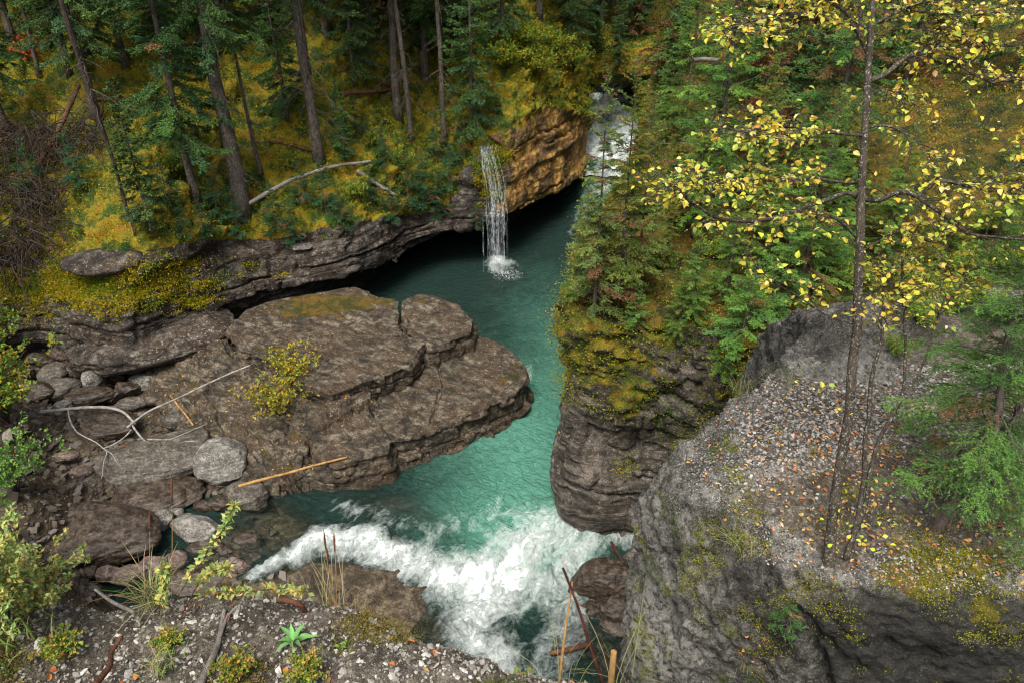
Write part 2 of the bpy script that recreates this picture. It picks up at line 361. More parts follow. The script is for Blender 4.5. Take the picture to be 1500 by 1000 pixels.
# ================================================================ THE LEFT BANK: rock ledges, cave, mossy forest slope
T15 = lambda v: math.tan(math.radians(31.0) - math.atan((500.0 - v) / F))      # tangent of the angle below the horizon
def slope_pt(u, v, Y0, z0, s):
    t = T15(v); d = (CZ - z0 - t * Y0) / (t + s); return PY(u, v, Y0 + d)
LU = [-260, -60, 60, 190, 330, 440, 520, 600, 650, 705, 745, 800, 850, 866]
LR1 = [(-260, 560, 1.3), (-60, 520, 1.3), (60, 500, 1.2), (190, 543, 0.9), (330, 458, 1.25), (440, 425, 1.45), (520, 402, 1.5), (600, 372, 1.2), (648, 346, 1.5),
       (704, 328, 1.8), (745, 313, 2.1), (800, 288, 1.7), (848, 262, 1.4), (858, 250, 0.6)]
LR0 = [(-260, 400, .9), (-60, 392, .9), (60, 388, .9), (190, 385, 1.2), (330, 364, .9), (440, 350, .8), (520, 333, .7), (600, 320, .7), (655, 300, .7),
       (706, 222, .9), (745, 192, 1.0), (800, 163, .6), (846, 178, 0.6), (862, 196, 2.0)]
rows = [[] for _ in range(13)]
for (u1, v1, z1), (u0, v0, dy) in zip(LR1, LR0):
    a = P(u1, v1, z1); cave = float(sm((u1 - 440) / 130)) * (1 - 0.5 * float(sm((u1 - 800) / 60)))
    r0 = PY(u0, v0, a[1] + dy); Y0, z0 = r0[1], r0[2]
    rows[0].append(a + [0, 0.6 + 3.8 * cave, -z1 - 1.2]); rows[1].append(a + [0, 0.5 + 3.6 * cave, -0.5 * z1])
    rows[2].append(a + [0, 0.3 + 1.6 * cave, -0.15 + 0.15 * cave])
    rows[3].append(a)
    um, vm = (u1 + u0) / 2, (v1 + v0) / 2
    rows[4].append(PY(u1 * .7 + u0 * .3, v1 * .7 + v0 * .3, a[1] + dy * .12)); rows[5].append(PY(u1 * .3 + u0 * .7, v1 * .3 + v0 * .7, a[1] + dy * .5))
    rows[6].append(r0)
    s = 0.58
    for k, (t, uf) in enumerate([(0.12, 0.0), (0.35, 0), (0.6, 0), (0.8, 0), (1.0, 0)]):
        v = v0 + (-150 - v0) * t; rows[7 + k].append(slope_pt(u0 + (u0 - 700) * 0.0, v, Y0, z0, s))
    e = rows[11][-1]; rows[12].append(e + [0, 30, 15])
rows = np.array(rows)
g = loft(rows, (0.09, 0.065), 130, [.2, .2, .1, .035, .04, .045, .06, .08, .08, .08, .1, .12])
R, Cc = g.shape[:2]
n = gnormals(g); n[n[..., 1] > 0.35] *= 1
if n[R // 2, Cc // 2, 1] > 0: n = -n
u_, v_, d_ = proj(g)
# how far the point is up the slope (0 on the rock, 1 on the mossy slope)
rb = np.cumsum([0] + LAST_CR); slope_w = np.zeros(R); idx = np.arange(R)
slope_w = sm((idx - rb[6] + 3) / 12.0)[:, None] * np.ones((1, Cc))
near_u = sm((u_ - 60) / 60) 
rockd = 0.30 * strata(g, (-0.03, 0.04, 1.0), 0.80, 3, 2.2, .25) + 0.055 * strata(g, (-0.04, 0.05, 1), 0.26, 5, 0.9, .2) + 0.22 * fbm(g * 0.7, 3, 2) + 0.10 * fbm(g * 2.3, 3, 12) + 0.03 * ridged(g * 5, 3, 7)
mossd = 0.42 * fbm(g * 0.55, 3, 20) + 0.13 * np.sqrt(np.clip(1 - 1.4 * worley(g * [1.3, 1.3, 2.0] + 0.3 * fbm(g, 2, 24)[..., None], 25)[0], 0, 1)) + 0.24 * np.abs(fbm(g * 1.9, 3, 21)) * 2 + 0.05 * np.abs(vnoise(g * 6.5, 22)) * 2
mossd = mossd * np.clip(1.6 - np.abs(d_ - 25) / 30, 0.6, 1.3)
amp_rock = 0.55 + 0.45 * sm((u_ - 20) / 200)
goldz = sm((u_ - 735) / 25)
rockd = rockd * (1 - 0.5 * goldz) + 0.12 * goldz * fbm(g * 0.8, 3, 19)
disp = rockd * (1 - slope_w) * amp_rock + mossd * slope_w
disp[: rb[2]] *= 0.4
g2 = g + n * disp[..., None]
mossA = 0.0 + 0.62 * slope_w
mossA += 0.50 * np.exp(-(((u_ - 160) / 130) ** 2 + ((v_ - 420) / 34) ** 2)) + 0.40 * np.exp(-(((u_ - 60) / 90) ** 2 + ((v_ - 440) / 60) ** 2))
mossA += 0.35 * np.exp(-(((u_ - 705) / 34) ** 2 + ((v_ - 290) / 80) ** 2)) + 0.40 * np.exp(-(((u_ - 760) / 45) ** 2 + ((v_ - 178) / 22) ** 2)) + 0.30 * np.exp(-((v_ - 395 + 0.12 * (u_ - 200)) / 16) ** 2) * (u_ < 700) + 0.22 * fbm(g * 1.2, 3, 92)
mossA -= 0.35 * (idx < rb[5] - 2)[:, None] * (u_ > 330) * (u_ < 690)
goldA = sm((u_ - 725 + 18 * vnoise(g * 1.5, 55)) / 22) * (1 - slope_w) * (idx > rb[2])[:, None] * sm((262 - (v_ - 0.45 * (u_ - 740)) * 0 + 30 - v_ + 0.25 * (800 - u_)) / 20 + 1)
goldA = np.clip(goldA * (0.35 + 1.3 * sm(0.55 + fbm(g * 1.3, 4, 70) * 2.2)), 0, 1)
mossA = mossA - 0.5 * goldA * (v_ > 205)
mossA += 0.35 * (u_ > 735) * (1 - sm((v_ - 190) / 22))
f = gridfaces(R, Cc)
rowid = f[:, 0] // Cc
fi = (np.minimum.reduce([slope_w.ravel()[f[:, k]] for k in range(4)]) > 0.55).astype(np.int32)
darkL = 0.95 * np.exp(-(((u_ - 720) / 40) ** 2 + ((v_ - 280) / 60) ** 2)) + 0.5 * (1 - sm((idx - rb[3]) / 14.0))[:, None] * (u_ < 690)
left_grid = g2; left_slope = slope_w
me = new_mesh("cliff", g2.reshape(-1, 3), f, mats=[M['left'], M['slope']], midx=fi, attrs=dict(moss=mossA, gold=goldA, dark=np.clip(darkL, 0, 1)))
add("cliff", me, kind="structure", label="layered grey cliff ledges and mossy forest slope on the far bank")

# ================================================================ THE RIGHT BANK: outcrop in the middle and the plateau behind it
st = [  # rim x, y, z | base inset | far target x, y
    ((14.0, 3.5, 9.0), (13.5, 3.0), (30, 2)), ((10.0, 5.8, 8.2), (9.6, 5.4), (28, 4)), ((7.0, 8.3, 7.2), (6.8, 8.2), (26, 7)), ((4.5, 10.9, 5.5), (4.6, 11.4), (24, 10)),
    ((3.35, 12.1, 5.1), (2.9, 11.75), (22, 13)), ((2.1, 12.25, 4.95), (2.0, 11.65), (21, 15)), ((1.28, 12.75, 4.9), (1.28, 12.0), (20, 17)),
    ((1.45, 14.4, 5.1), (1.6, 14.2), (20, 20)), ((2.15, 17.0, 5.0), (2.2, 17.0), (20, 23)), ((3.3, 21.0, 4.8), (3.3, 21), (21, 27)),
    ((4.95, 27.0, 4.5), (4.9, 27), (23, 33)), ((6.3, 34.0, 4.0), (6.2, 34), (25, 40)), ((7.2, 42.0, 5.5), (7.2, 42), (28, 50)), ((8.0, 60.0, 12.0), (8, 60), (30, 70))]
def zr(x, y):
    return 5 + 1.2 * sm((x - 1.8) / 1.6) * sm((y - 12.9) / 1.2) + 0.31 * max(0, x - 3) + 0.16 * max(0, y - 22) + (0.02 * max(0, x - 8) ** 1.6)
rows = [[] for _ in range(13)]
for k, ((x, y, z), (bx, by), (tx, ty)) in enumerate(st):
    front = 1.0 if 3 <= k <= 7 else 0.0
    r = np.array([x, y, z]); bpt = np.array([bx, by, -0.8])
    out = np.array([tx - x, ty - y, 0]); out /= np.linalg.norm(out)
    rows[0].append(bpt + out * 0.25); rows[1].append(np.array([bx, by, 0.0]))
    for t, o in ((0.3, -0.10), (0.55, 0.02), (0.8, 0.16)):
        q = np.array([bx, by, 0]) * (1 - t) + r * t; q[:2] += out[:2] * o * front; rows[2 + int(t * 4.1) - 1 + 0].append(q) if False else None
        rows[{0.3: 2, 0.55: 3, 0.8: 4}[t]].append(q)
    rows[5].append(r)
    for j, d in enumerate((0.7, 1.6, 3.2, 6.0, 10.0)):
        q = r + out * d; zz = zr(q[0], q[1]); w = float(sm(d / 2.2)); q[2] = z * (1 - w) + max(zz, z) * w
        rows[6 + j].append(q)
    q = np.array([tx, ty, 0.0]); q[2] = max(zr(tx, ty), z + 2); rows[11].append(q)
    q = q + out * 25; q[2] += 12; rows[12].append(q)
rows = np.array(rows)
g = loft(rows, (0.075, 0.055), 150, [.1, .04, .035, .035, .035, .05, .06, .07, .08, .1, .15, .4])
R, Cc = g.shape[:2]; n = gnormals(g)
if n[-5, Cc // 2, 2] < 0: n = -n
u_, v_, d_ = proj(g)
rb = np.cumsum([0] + LAST_CR); idx = np.arange(R)
up = sm((idx - rb[5] + 6) / 14.0)[:, None] * np.ones((1, Cc))
hh = g[..., 2]
wall = 0.24 * strata(g, (0.14, -0.05, 1.0), 0.72, 31, 0.9, .3) + 0.09 * strata(g, (0.12, 0, 1), 0.25, 33, 0.6, .2) * sm(0.5 + 1.8 * fbm(g * 0.9, 2, 34)) + 0.24 * fbm(g * 0.9, 4, 35) + 0.035 * ridged(g * 5, 3, 36)
wall = wall * (0.6 + 0.4 * sm((hh - 0.5) / 2))
wall += 0.22 * np.exp(-((hh - 0.9) / 0.8) ** 2)
top = 0.25 * fbm(g * 0.8, 3, 40) + 0.13 * np.abs(fbm(g * 2.4, 3, 41)) * 2 + 0.04 * np.abs(vnoise(g * 8, 42))
ledge = 0.22 * strata(g, (0.1, 0.2, 1), 0.4, 45, 0.8) * np.exp(-(((u_ - 960) / 90) ** 2 + ((v_ - 420) / 60) ** 2))
mossy = sm((hh - 2.6 + 1.0 * fbm(g * 1.2, 3, 47)) / 1.4)
disp = wall * (1 - up) * (1 - 0.3 * mossy) + (top + ledge) * up + (1 - up) * mossy * 0.22 * np.abs(fbm(g * 2.2, 3, 48)) * 2
g2 = g + n * disp[..., None]
mossA = 0.45 * up + 1.02 * (1 - 0.4 * up) * sm((hh - 2.2 + 0.9 * fbm(g * 1.2, 3, 47)) / 1.6) - 0.30 * (1 - sm((hh - 2.0) / 1.5)) - 0.5 * np.exp(-(((u_ - 1010) / 60) ** 2 + ((v_ - 540) / 60) ** 2))
f = gridfaces(R, Cc)
fi = (np.minimum.reduce([up.ravel()[f[:, k]] for k in range(4)]) > 0.5).astype(np.int32)
right_grid = g2; right_up = up; wall_moss = (1 - up) * sm((hh - 1.8 + 1.5 * fbm(g * 1.2, 3, 47)) / 1.2) * (1 - np.exp(-(((u_ - 1030) / 60) ** 2 + ((v_ - 550) / 50) ** 2)))
me = new_mesh("outcrop", g2.reshape(-1, 3), f, mats=[M['prom'], M['right']], midx=fi, attrs=dict(moss=mossA))
add("river_bank", me, kind="structure", label="right bank with layered rock wall dropping to the river")

# ================================================================ NEAR GREY ROCK with gravel top
N = [
    [(1215, 470, 6.9, .9), (1240, 445, 7.2, .9), (1290, 438, 7.2, .9), (1380, 438, 7.2, .9), (1500, 430, 7.2, .9), (2300, 430, 7.4, .9)],
    [(1200, 482, 8.40), (1232, 458, 8.70), (1285, 448, 8.76), (1380, 448, 8.62), (1500, 430, 8.55), (2300, 430, 8.7)],
    [(1160, 522, 8.30), (1205, 503, 8.52), (1275, 505, 8.56), (1380, 510, 8.46), (1500, 500, 8.5), (2300, 500, 8.65)],
    [(1118, 564, 8.24), (1160, 556, 8.30), (1270, 562, 8.36), (1380, 565, 8.38), (1500, 565, 8.46), (2300, 560, 8.6)],
    [(1016, 642, 7.93), (1095, 640, 8.23), (1240, 650, 8.32), (1380, 650, 8.36), (1500, 650, 8.42), (2300, 650, 8.6)],
    [(950, 728, 7.43), (1045, 730, 8.05), (1215, 742, 8.27), (1380, 742, 8.30), (1500, 742, 8.36), (2300, 742, 8.5)],
    [(940, 812, 6.85), (1020, 820, 7.55), (1150, 828, 8.02), (1300, 832, 8.22), (1500, 832, 8.28), (2300, 832, 8.4)],
    [(934, 900, 6.2), (1005, 908, 6.9), (1105, 890, 7.55), (1250, 872, 8.06), (1500, 880, 8.16), (2300, 880, 8.3)],
    [(930, 1010, 5.4), (1000, 1010, 6.0), (1110, 985, 6.75), (1240, 985, 7.35), (1500, 985, 7.50), (2300, 985, 7.6)],
]
nodes = []
for ri, r in enumerate(N):
    row = []
    for q in r:
        p = P(q[0], q[1], q[2]) if len(q) == 3 else P(q[0], q[1], q[2] + 1.5) + np.array([0, q[3] + 0.9, -1.6])
        row.append(p)
    a = row[0]; b_ = row[1]
    left = [a + [0.35, 0.9, -5.5 - (a[2] - 5.4)], a + [0.12, 0.35, -2.2], a + [0.0, 0.06, -0.7]]
    nodes.append(left + row)
nodes = np.array(nodes)
dn = nodes[-1].copy(); d1 = dn + [0, 0.15, -1.6]; d2 = dn + [0, 0.5, -7.5]
bk = nodes[0] + [0.1, 0.5, -4.0]
nodes = np.concatenate([[bk], nodes, [d1], [d2]])
g = loft(nodes, 0.028, 110); R, Cc = g.shape[:2]; n = gnormals(g)
if n[R // 2, Cc * 2 // 3, 2] < 0: n = -n
u_, v_, d_ = proj(g)
flat = sm((n[..., 2] - 0.55) / 0.3)
ub_ = 1082 - 0.30 * (np.minimum(v_, 700) - 560) + 0.95 * np.maximum(v_ - 700, 0)
gravelm = sm((v_ - 548 - 10 * vnoise(g * 2, 3)) / 16) * sm((u_ - ub_ + 30 * vnoise(g * 5, 12)) / 50) * sm((846 - v_ + 30 * vnoise(g * 4, 4)) / 40)
soil2 = sm((u_ - 1300 + 25 * vnoise(g * 3, 15)) / 30) * sm((v_ - 440) / 10) * sm((600 - v_) / 20)
gravelm = np.maximum(gravelm, soil2)
gravelm = gravelm * (1 - np.exp(-(((u_ - 1120) / 18) ** 2 + ((v_ - 692) / 14) ** 2)))
rk = 0.06 * fbm(g * 1.6, 3, 60) + 0.035 * strata(g, (0.5, -0.3, 0.8), 0.22, 67, 0.5) + 0.030 * ridged(g * 5, 4, 61) + 0.030 * ridged(g * 13, 4, 62) + 0.012 * vnoise(g * 45, 63) + 0.05 * (worley(g * 3.2 + 0.3 * fbm(g * 3, 2, 5)[..., None], 68)[2] - 0.5)
# long vertical flutes on the steep face, and the crease between the two blocks on the lower right
fl = np.stack([g[..., 0] * 6, g[..., 1] * 6, g[..., 2] * 0.9], -1)
rk += (1 - flat) * (0.045 * ridged(fl, 3, 64))
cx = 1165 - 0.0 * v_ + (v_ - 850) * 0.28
rk -= 0.13 * np.exp(-((u_ - cx - 10 * vnoise(g * 4, 9)) / 12) ** 2) * sm((v_ - 860) / 60)
rk -= 0.04 * np.exp(-((v_ - 862 - 0.06 * (u_ - 1250) - 12 * vnoise(g * 3, 11)) / 9) ** 2) * sm((u_ - 1120) / 60) * sm((1330 - u_) / 80)
disp = rk * (1 - 0.85 * gravelm) + gravelm * 0.012 * vnoise(g * 28, 65) + gravelm * 0.03 * fbm(g * 3, 3, 66)
g2 = g + n * disp[..., None]
mossA = -0.25 + 0.0 * u_
for (a, b2, su, sv, w) in [(1090, 640, 18, 26, .55), (1075, 700, 30, 45, .5), (1130, 720, 26, 12, .55), (1400, 835, 130, 50, .8), (1430, 905, 60, 30, .5), (1290, 870, 60, 26, .5), (1020, 790, 60, 50, .35), (1190, 850, 60, 30, .4), (1340, 830, 60, 30, .35),
                           (1180, 640, 10, 6, .2), (1450, 900, 40, 40, .4), (1060, 860, 60, 50, .3), (1250, 545, 40, 8, .35), (1480, 700, 50, 60, .5), (1300, 930, 60, 30, .25)]:
    mossA += w * 1.3 * np.exp(-(((u_ - a) / su) ** 2 + ((v_ - b2) / sv) ** 2))
f = gridfaces(R, Cc)
fi = (np.minimum.reduce([gravelm.ravel()[f[:, k]] for k in range(4)]) > 0.45).astype(np.int32)
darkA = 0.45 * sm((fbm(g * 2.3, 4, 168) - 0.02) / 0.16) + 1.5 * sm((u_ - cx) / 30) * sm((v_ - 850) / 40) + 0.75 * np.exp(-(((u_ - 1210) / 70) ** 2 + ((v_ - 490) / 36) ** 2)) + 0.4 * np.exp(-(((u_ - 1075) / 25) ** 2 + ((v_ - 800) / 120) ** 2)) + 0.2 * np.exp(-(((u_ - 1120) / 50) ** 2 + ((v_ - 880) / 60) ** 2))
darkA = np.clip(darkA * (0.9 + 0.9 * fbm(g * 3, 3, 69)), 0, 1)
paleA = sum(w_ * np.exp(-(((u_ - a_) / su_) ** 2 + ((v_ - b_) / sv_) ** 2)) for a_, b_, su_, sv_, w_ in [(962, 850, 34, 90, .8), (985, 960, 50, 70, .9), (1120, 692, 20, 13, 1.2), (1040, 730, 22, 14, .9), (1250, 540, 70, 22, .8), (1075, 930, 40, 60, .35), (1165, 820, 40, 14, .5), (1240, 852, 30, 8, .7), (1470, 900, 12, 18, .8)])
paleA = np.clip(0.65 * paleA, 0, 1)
near_grid = g2; near_gravel = gravelm; near_flat = flat
c0 = P(1250, 800, 8.2)
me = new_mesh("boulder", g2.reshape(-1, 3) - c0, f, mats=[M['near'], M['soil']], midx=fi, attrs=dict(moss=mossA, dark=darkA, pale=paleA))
add("boulder", me, loc=c0, label="huge rough grey boulder in the right foreground with a gravelly top below the birch", category="boulder")

# ================================================================ FOREGROUND LIP
lip = [(-420, 780, 10.55), (-200, 790, 10.5), (-50, 815, 10.4), (60, 872, 10.25), (150, 890, 10.2), (300, 872, 10.15), (450, 884, 10.12), (545, 905, 10.1), (645, 948, 10.08), (725, 984, 10.06), (800, 1003, 10.05), (880, 1012, 10.02), (960, 1040, 10.0), (1100, 1120, 10.0)]
rows = [[] for _ in range(8)]
for (u, v, z) in lip:
    a = P(u, v, z)
    rows[0].append(a + [0, -0.5, -11.5]); rows[1].append(a + [0, -0.15, -3.0]); rows[2].append(a + [0, 0.0, -0.6]); rows[3].append(a + [0, 0.03, -0.12]); rows[4].append(a)
    rows[5].append(a + [0, -0.35, 0.06]); rows[6].append(a + [0, -1.2, 0.16]); rows[7].append(a + [0, -4.0, 0.3])
g = loft(np.array(rows), (0.012, 0.02), 90); R, Cc = g.shape[:2]; n = gnormals(g)
if n[-5, Cc // 2, 2] < 0: n = -n
disp = 0.05 * fbm(g * 2.5, 4, 80) + 0.018 * vnoise(g * 14, 81) + 0.006 * vnoise(g * 60, 82)
g2 = g + n * disp[..., None]
u_, v_, d_ = proj(g2); fore_grid = g2
me = new_mesh("ground", g2.reshape(-1, 3), gridfaces(R, Cc), M['soil'], attrs=dict(moss=0.10 + 0.5 * fbm(g * 1.3, 3, 83)))
add("ground", me, kind="structure", label="pebbly foreground ledge above the river")

# ================================================================ RIVER BED and low rocky shore
ctl = [(60, 540, .6), (150, 560, .45), (250, 600, .35), (200, 640, .45), (100, 650, .8), (30, 620, 1.4), (-60, 600, 2.4), (-60, 750, 3.5), (-200, 650, 3.5), (20, 740, 1.6), (60, 800, .9), (150, 815, .1), (200, 850, .0),
       (260, 780, .05), (320, 790, -.1), (300, 840, -.15), (380, 760, -.35), (420, 800, -.45), (350, 880, -.2), (250, 880, 0), (500, 740, -.9), (460, 850, -.2), (520, 860, -.22), (600, 890, -.3), (650, 930, -.7), (560, 800, -.8), (700, 700, -1.5),
       (800, 700, -1.5), (700, 450, -1.2), (650, 400, -1.2), (800, 900, -1), (880, 950, -.6), (600, 550, -1), (300, 700, .2), (350, 740, -.1), (100, 480, .9), (200, 560, .5), (280, 660, .3), (800, 1000, -1), (600, 1000, -.8), (400, 1000, -.3), (200, 1000, .2), (0, 900, 1.2),
       (740, 350, -1.2), (850, 300, -1), (900, 250, -.3), (930, 200, .6), (500, 400, -.8), (400, 420, 0.2), (400, 600, 0), (900, 700, -1), (860, 760, -1.0), (560, 735, -.35), (575, 735, -.3)]
cp = np.array([P(*c) for c in ctl])
xs = np.arange(-18, 10, 0.075); ys = np.arange(5.5, 45, 0.085)
X, Y = np.meshgrid(xs, ys)
num = np.zeros_like(X); den = np.zeros_like(X)
for c in cp:
    w = 1.0 / ((X - c[0]) ** 2 + (Y - c[1]) ** 2 + 0.15) ** 2; num += w * c[2]; den += w
Z = num / den
g = np.stack([X, Y, Z], -1)
bu_, bv_, _ = proj(g); g[..., 2] -= 0.28 * sm((340 - bu_) / 60) * sm((bu_ - 20) / 60) * sm((bv_ - 480) / 40)
g[..., 2] += 0.10 * fbm(g * 1.2, 4, 90) + 0.07 * ridged(g * 2.2, 3, 91) * (Z > -0.6)
bed_grid = g
add("riverbed", new_mesh("riverbed", g.reshape(-1, 3), gridfaces(*X.shape), M['bed'], attrs=dict(moss=0.1 * (g[..., 2] > 0.2))), kind="structure", label="brown rocky river bed and shore")

# ================================================================ THE GREAT SLAB
def sdf(px, py, poly):
    poly = np.asarray(poly); d = np.full(px.shape, 1e9); ins = np.zeros(px.shape, bool); m = len(poly)
    for i in range(m):
        a = poly[i]; b = poly[(i + 1) % m]; e = b - a; w0 = px - a[0]; w1 = py - a[1]
        t = np.clip((w0 * e[0] + w1 * e[1]) / (e @ e + 1e-12), 0, 1)
        d = np.minimum(d, (w0 - t * e[0]) ** 2 + (w1 - t * e[1]) ** 2)
        c1 = (a[1] <= py) & (b[1] > py); c2 = (b[1] <= py) & (a[1] > py); cr_ = e[0] * w1 - e[1] * w0
        ins ^= (c1 & (cr_ > 0)) | (c2 & (cr_ < 0))
    d = np.sqrt(d); return np.where(ins, -d, d)
def plate(poly3):
    q = np.array([P(*p) for p in poly3]); A = np.c_[q[:, :2], np.ones(len(q))]; co_, *_ = np.linalg.lstsq(A, q[:, 2], rcond=None)
    return q[:, :2], co_
def blockfield(X, Y, plates, seed, steep=4.5, wob=0.06):
    G3 = np.stack([X, Y, X * 0], -1)
    wx = wob * fbm(G3 * 1.3, 4, seed) + 0.35 * wob * ridged(G3 * 5, 3, seed + 1)
    Z = np.full(X.shape, -9.0); which = np.zeros(X.shape, int)
    for k, (poly3, st_) in enumerate(plates):
        q, c = plate(poly3); s = sdf(X, Y, q) + wx
        zt = c[0] * X + c[1] * Y + c[2]; zmax = max(p[2] for p in poly3) + .12; zmin = min(p[2] for p in poly3) - .12; zt = np.clip(zt, zmin, zmax)
        o = np.maximum(s, 0); h = o * st_
        lay = 0.22 + 0.05 * k; hw = h / lay + 0.3 * vnoise(G3 * 1.5, seed + 5 + k); fr = hw - np.floor(hw); h = lay * (np.floor(hw) + sm((fr - 0.35) / 0.65) - 0.3 * vnoise(G3 * 1.5, seed + 5 + k))
        z = zt - np.maximum(h, 0) - 0.07 * np.exp(np.minimum(s, 0) / 0.10)
        z = z + 0.035 * fbm(G3 * [1.5, 4, 1], 3, seed + 9 + k) + 0.02 * np.abs(vnoise(G3 * 2.3, seed + 20 + k))
        which = np.where(z > Z, k, which); Z = np.maximum(Z, z)
    return Z, which
plates = [
    ([(335, 480, 1.75), (360, 455, 1.8), (400, 438, 1.9), (450, 430, 1.92), (520, 421, 1.95), (556, 434, 1.95), (583, 441, 1.93), (583, 470, 1.9), (589, 490, 1.85), (622, 505, 1.75), (600, 538, 1.7), (575, 546, 1.7), (545, 555, 1.68), (487, 575, 1.65), (450, 562, 1.65), (400, 532, 1.65), (345, 505, 1.7)], 6.0),
    ([(588, 440, 1.93), (612, 431, 1.93), (640, 434, 1.92), (672, 447, 1.88), (692, 466, 1.84), (689, 486, 1.78), (660, 498, 1.75), (626, 509, 1.72), (596, 488, 1.78), (590, 465, 1.84)], 6.0),
    ([(692, 492, 1.21), (715, 496, 1.21), (740, 508, 1.19), (758, 520, 1.16), (771, 538, 1.08), (769, 556, 0.98), (745, 580, 0.91), (712, 598, 0.86), (680, 612, 0.83), (640, 626, 0.81), (600, 640, 0.84), (576, 640, 0.86), (560, 622, 0.91), (543, 592, 1.01), (541, 570, 1.06), (570, 556, 1.11), (620, 530, 1.16)], 5.0),
    ([(452, 640, .85), (490, 614, .95), (535, 593, 1.0), (556, 618, .95), (572, 640, .9), (570, 664, .82), (530, 672, .8), (490, 680, .75), (462, 672, .75)], 5.0),
    ([(325, 484, 1.62), (345, 510, 1.62), (400, 540, 1.58), (450, 570, 1.5), (487, 583, 1.42), (540, 590, 1.1), (500, 608, 1.0), (450, 640, .85), (440, 680, .6), (400, 700, .45), (350, 690, .42), (300, 655, .4), (250, 612, .45), (215, 565, .5), (215, 545, .55), (265, 515, 1.0)], 2.6),
    ([(395, 704, .28), (440, 700, .3), (495, 690, .34), (540, 684, .34), (600, 664, .36), (650, 648, .38), (700, 625, .4), (745, 590, .45), (768, 562, .5), (760, 540, .6), (500, 600, .6), (400, 650, .35)], 4.0),
    ([(498, 470, 1.2), (700, 500, 1.0), (560, 560, 1.0), (540, 600, .9), (480, 590, 1.2)], 4.0),
]
shelf_plates = plates; plates = [plates[4], plates[5], plates[6]]
xs = np.arange(-11.2, 1.1, 0.03); ys = np.arange(12.2, 22.5, 0.03); X, Y = np.meshgrid(xs, ys)
Z, which = blockfield(X, Y, plates, 100)
keep = Z > -1.1
g = np.stack([X, Y, Z], -1); nn = gnormals(g); nn[nn[..., 2] < 0] *= -1
steepw = sm((0.85 - nn[..., 2]) / 0.4)
g = g + nn * (steepw * (0.10 * strata(g, (-0.05, 0.1, 1), 0.27, 110, 0.8, .15) + 0.03 * ridged(g * 5, 3, 111)))[..., None]
rough_l = np.where(which == 0, 1.0, 0.0); rough_l = rough_l
q_ = np.stack([g[..., 0] * 1.3 - g[..., 1] * .8, g[..., 1] * 1.3 + g[..., 0] * 1.0, g[..., 2]], -1)
dj1, dj2, idc = worley(q_ * [0.7, 1.6, .4] + 0.2 * fbm(g * 2, 3, 3)[..., None], 120)
topn = 0.02 * ridged(g * 9, 3, 113) + rough_l * (0.10 * ridged(q_ * 1.6, 4, 114) + 0.16 * (idc - .5) - 0.10 * np.exp(-((dj2 - dj1) / 0.06) ** 2))
g[..., 2] += topn
u_, v_, d_ = proj(g)
mossA = 0.20 + 0.20 * rough_l
f = gridfaces(*X.shape); kf = keep.ravel()[f].all(1); f = f[kf]
used = np.unique(f); rm = np.full(g.size // 3, -1); rm[used] = np.arange(len(used))
slab_grid = g; c0 = P(520, 560, 0.0)
shelf = root("rock_shelf", c0, "long flat brown rock shelf of stacked tiers jutting into the green river", "rock shelf")
add("sloping_base", new_mesh("sloping_base", g.reshape(-1, 3)[used] - c0, rm[f], M['slab'], attrs=dict(moss=mossA.ravel()[used])), parent=shelf)
def resample(poly, step):
    q = np.vstack([poly, poly[:1]]); l = np.r_[0, np.cumsum(np.linalg.norm(np.diff(q, axis=0), axis=1))]; n = int(l[-1] / step); t = np.linspace(0, l[-1], n, endpoint=False)
    return np.stack([np.interp(t, l, q[:, k]) for k in range(q.shape[1])], -1)
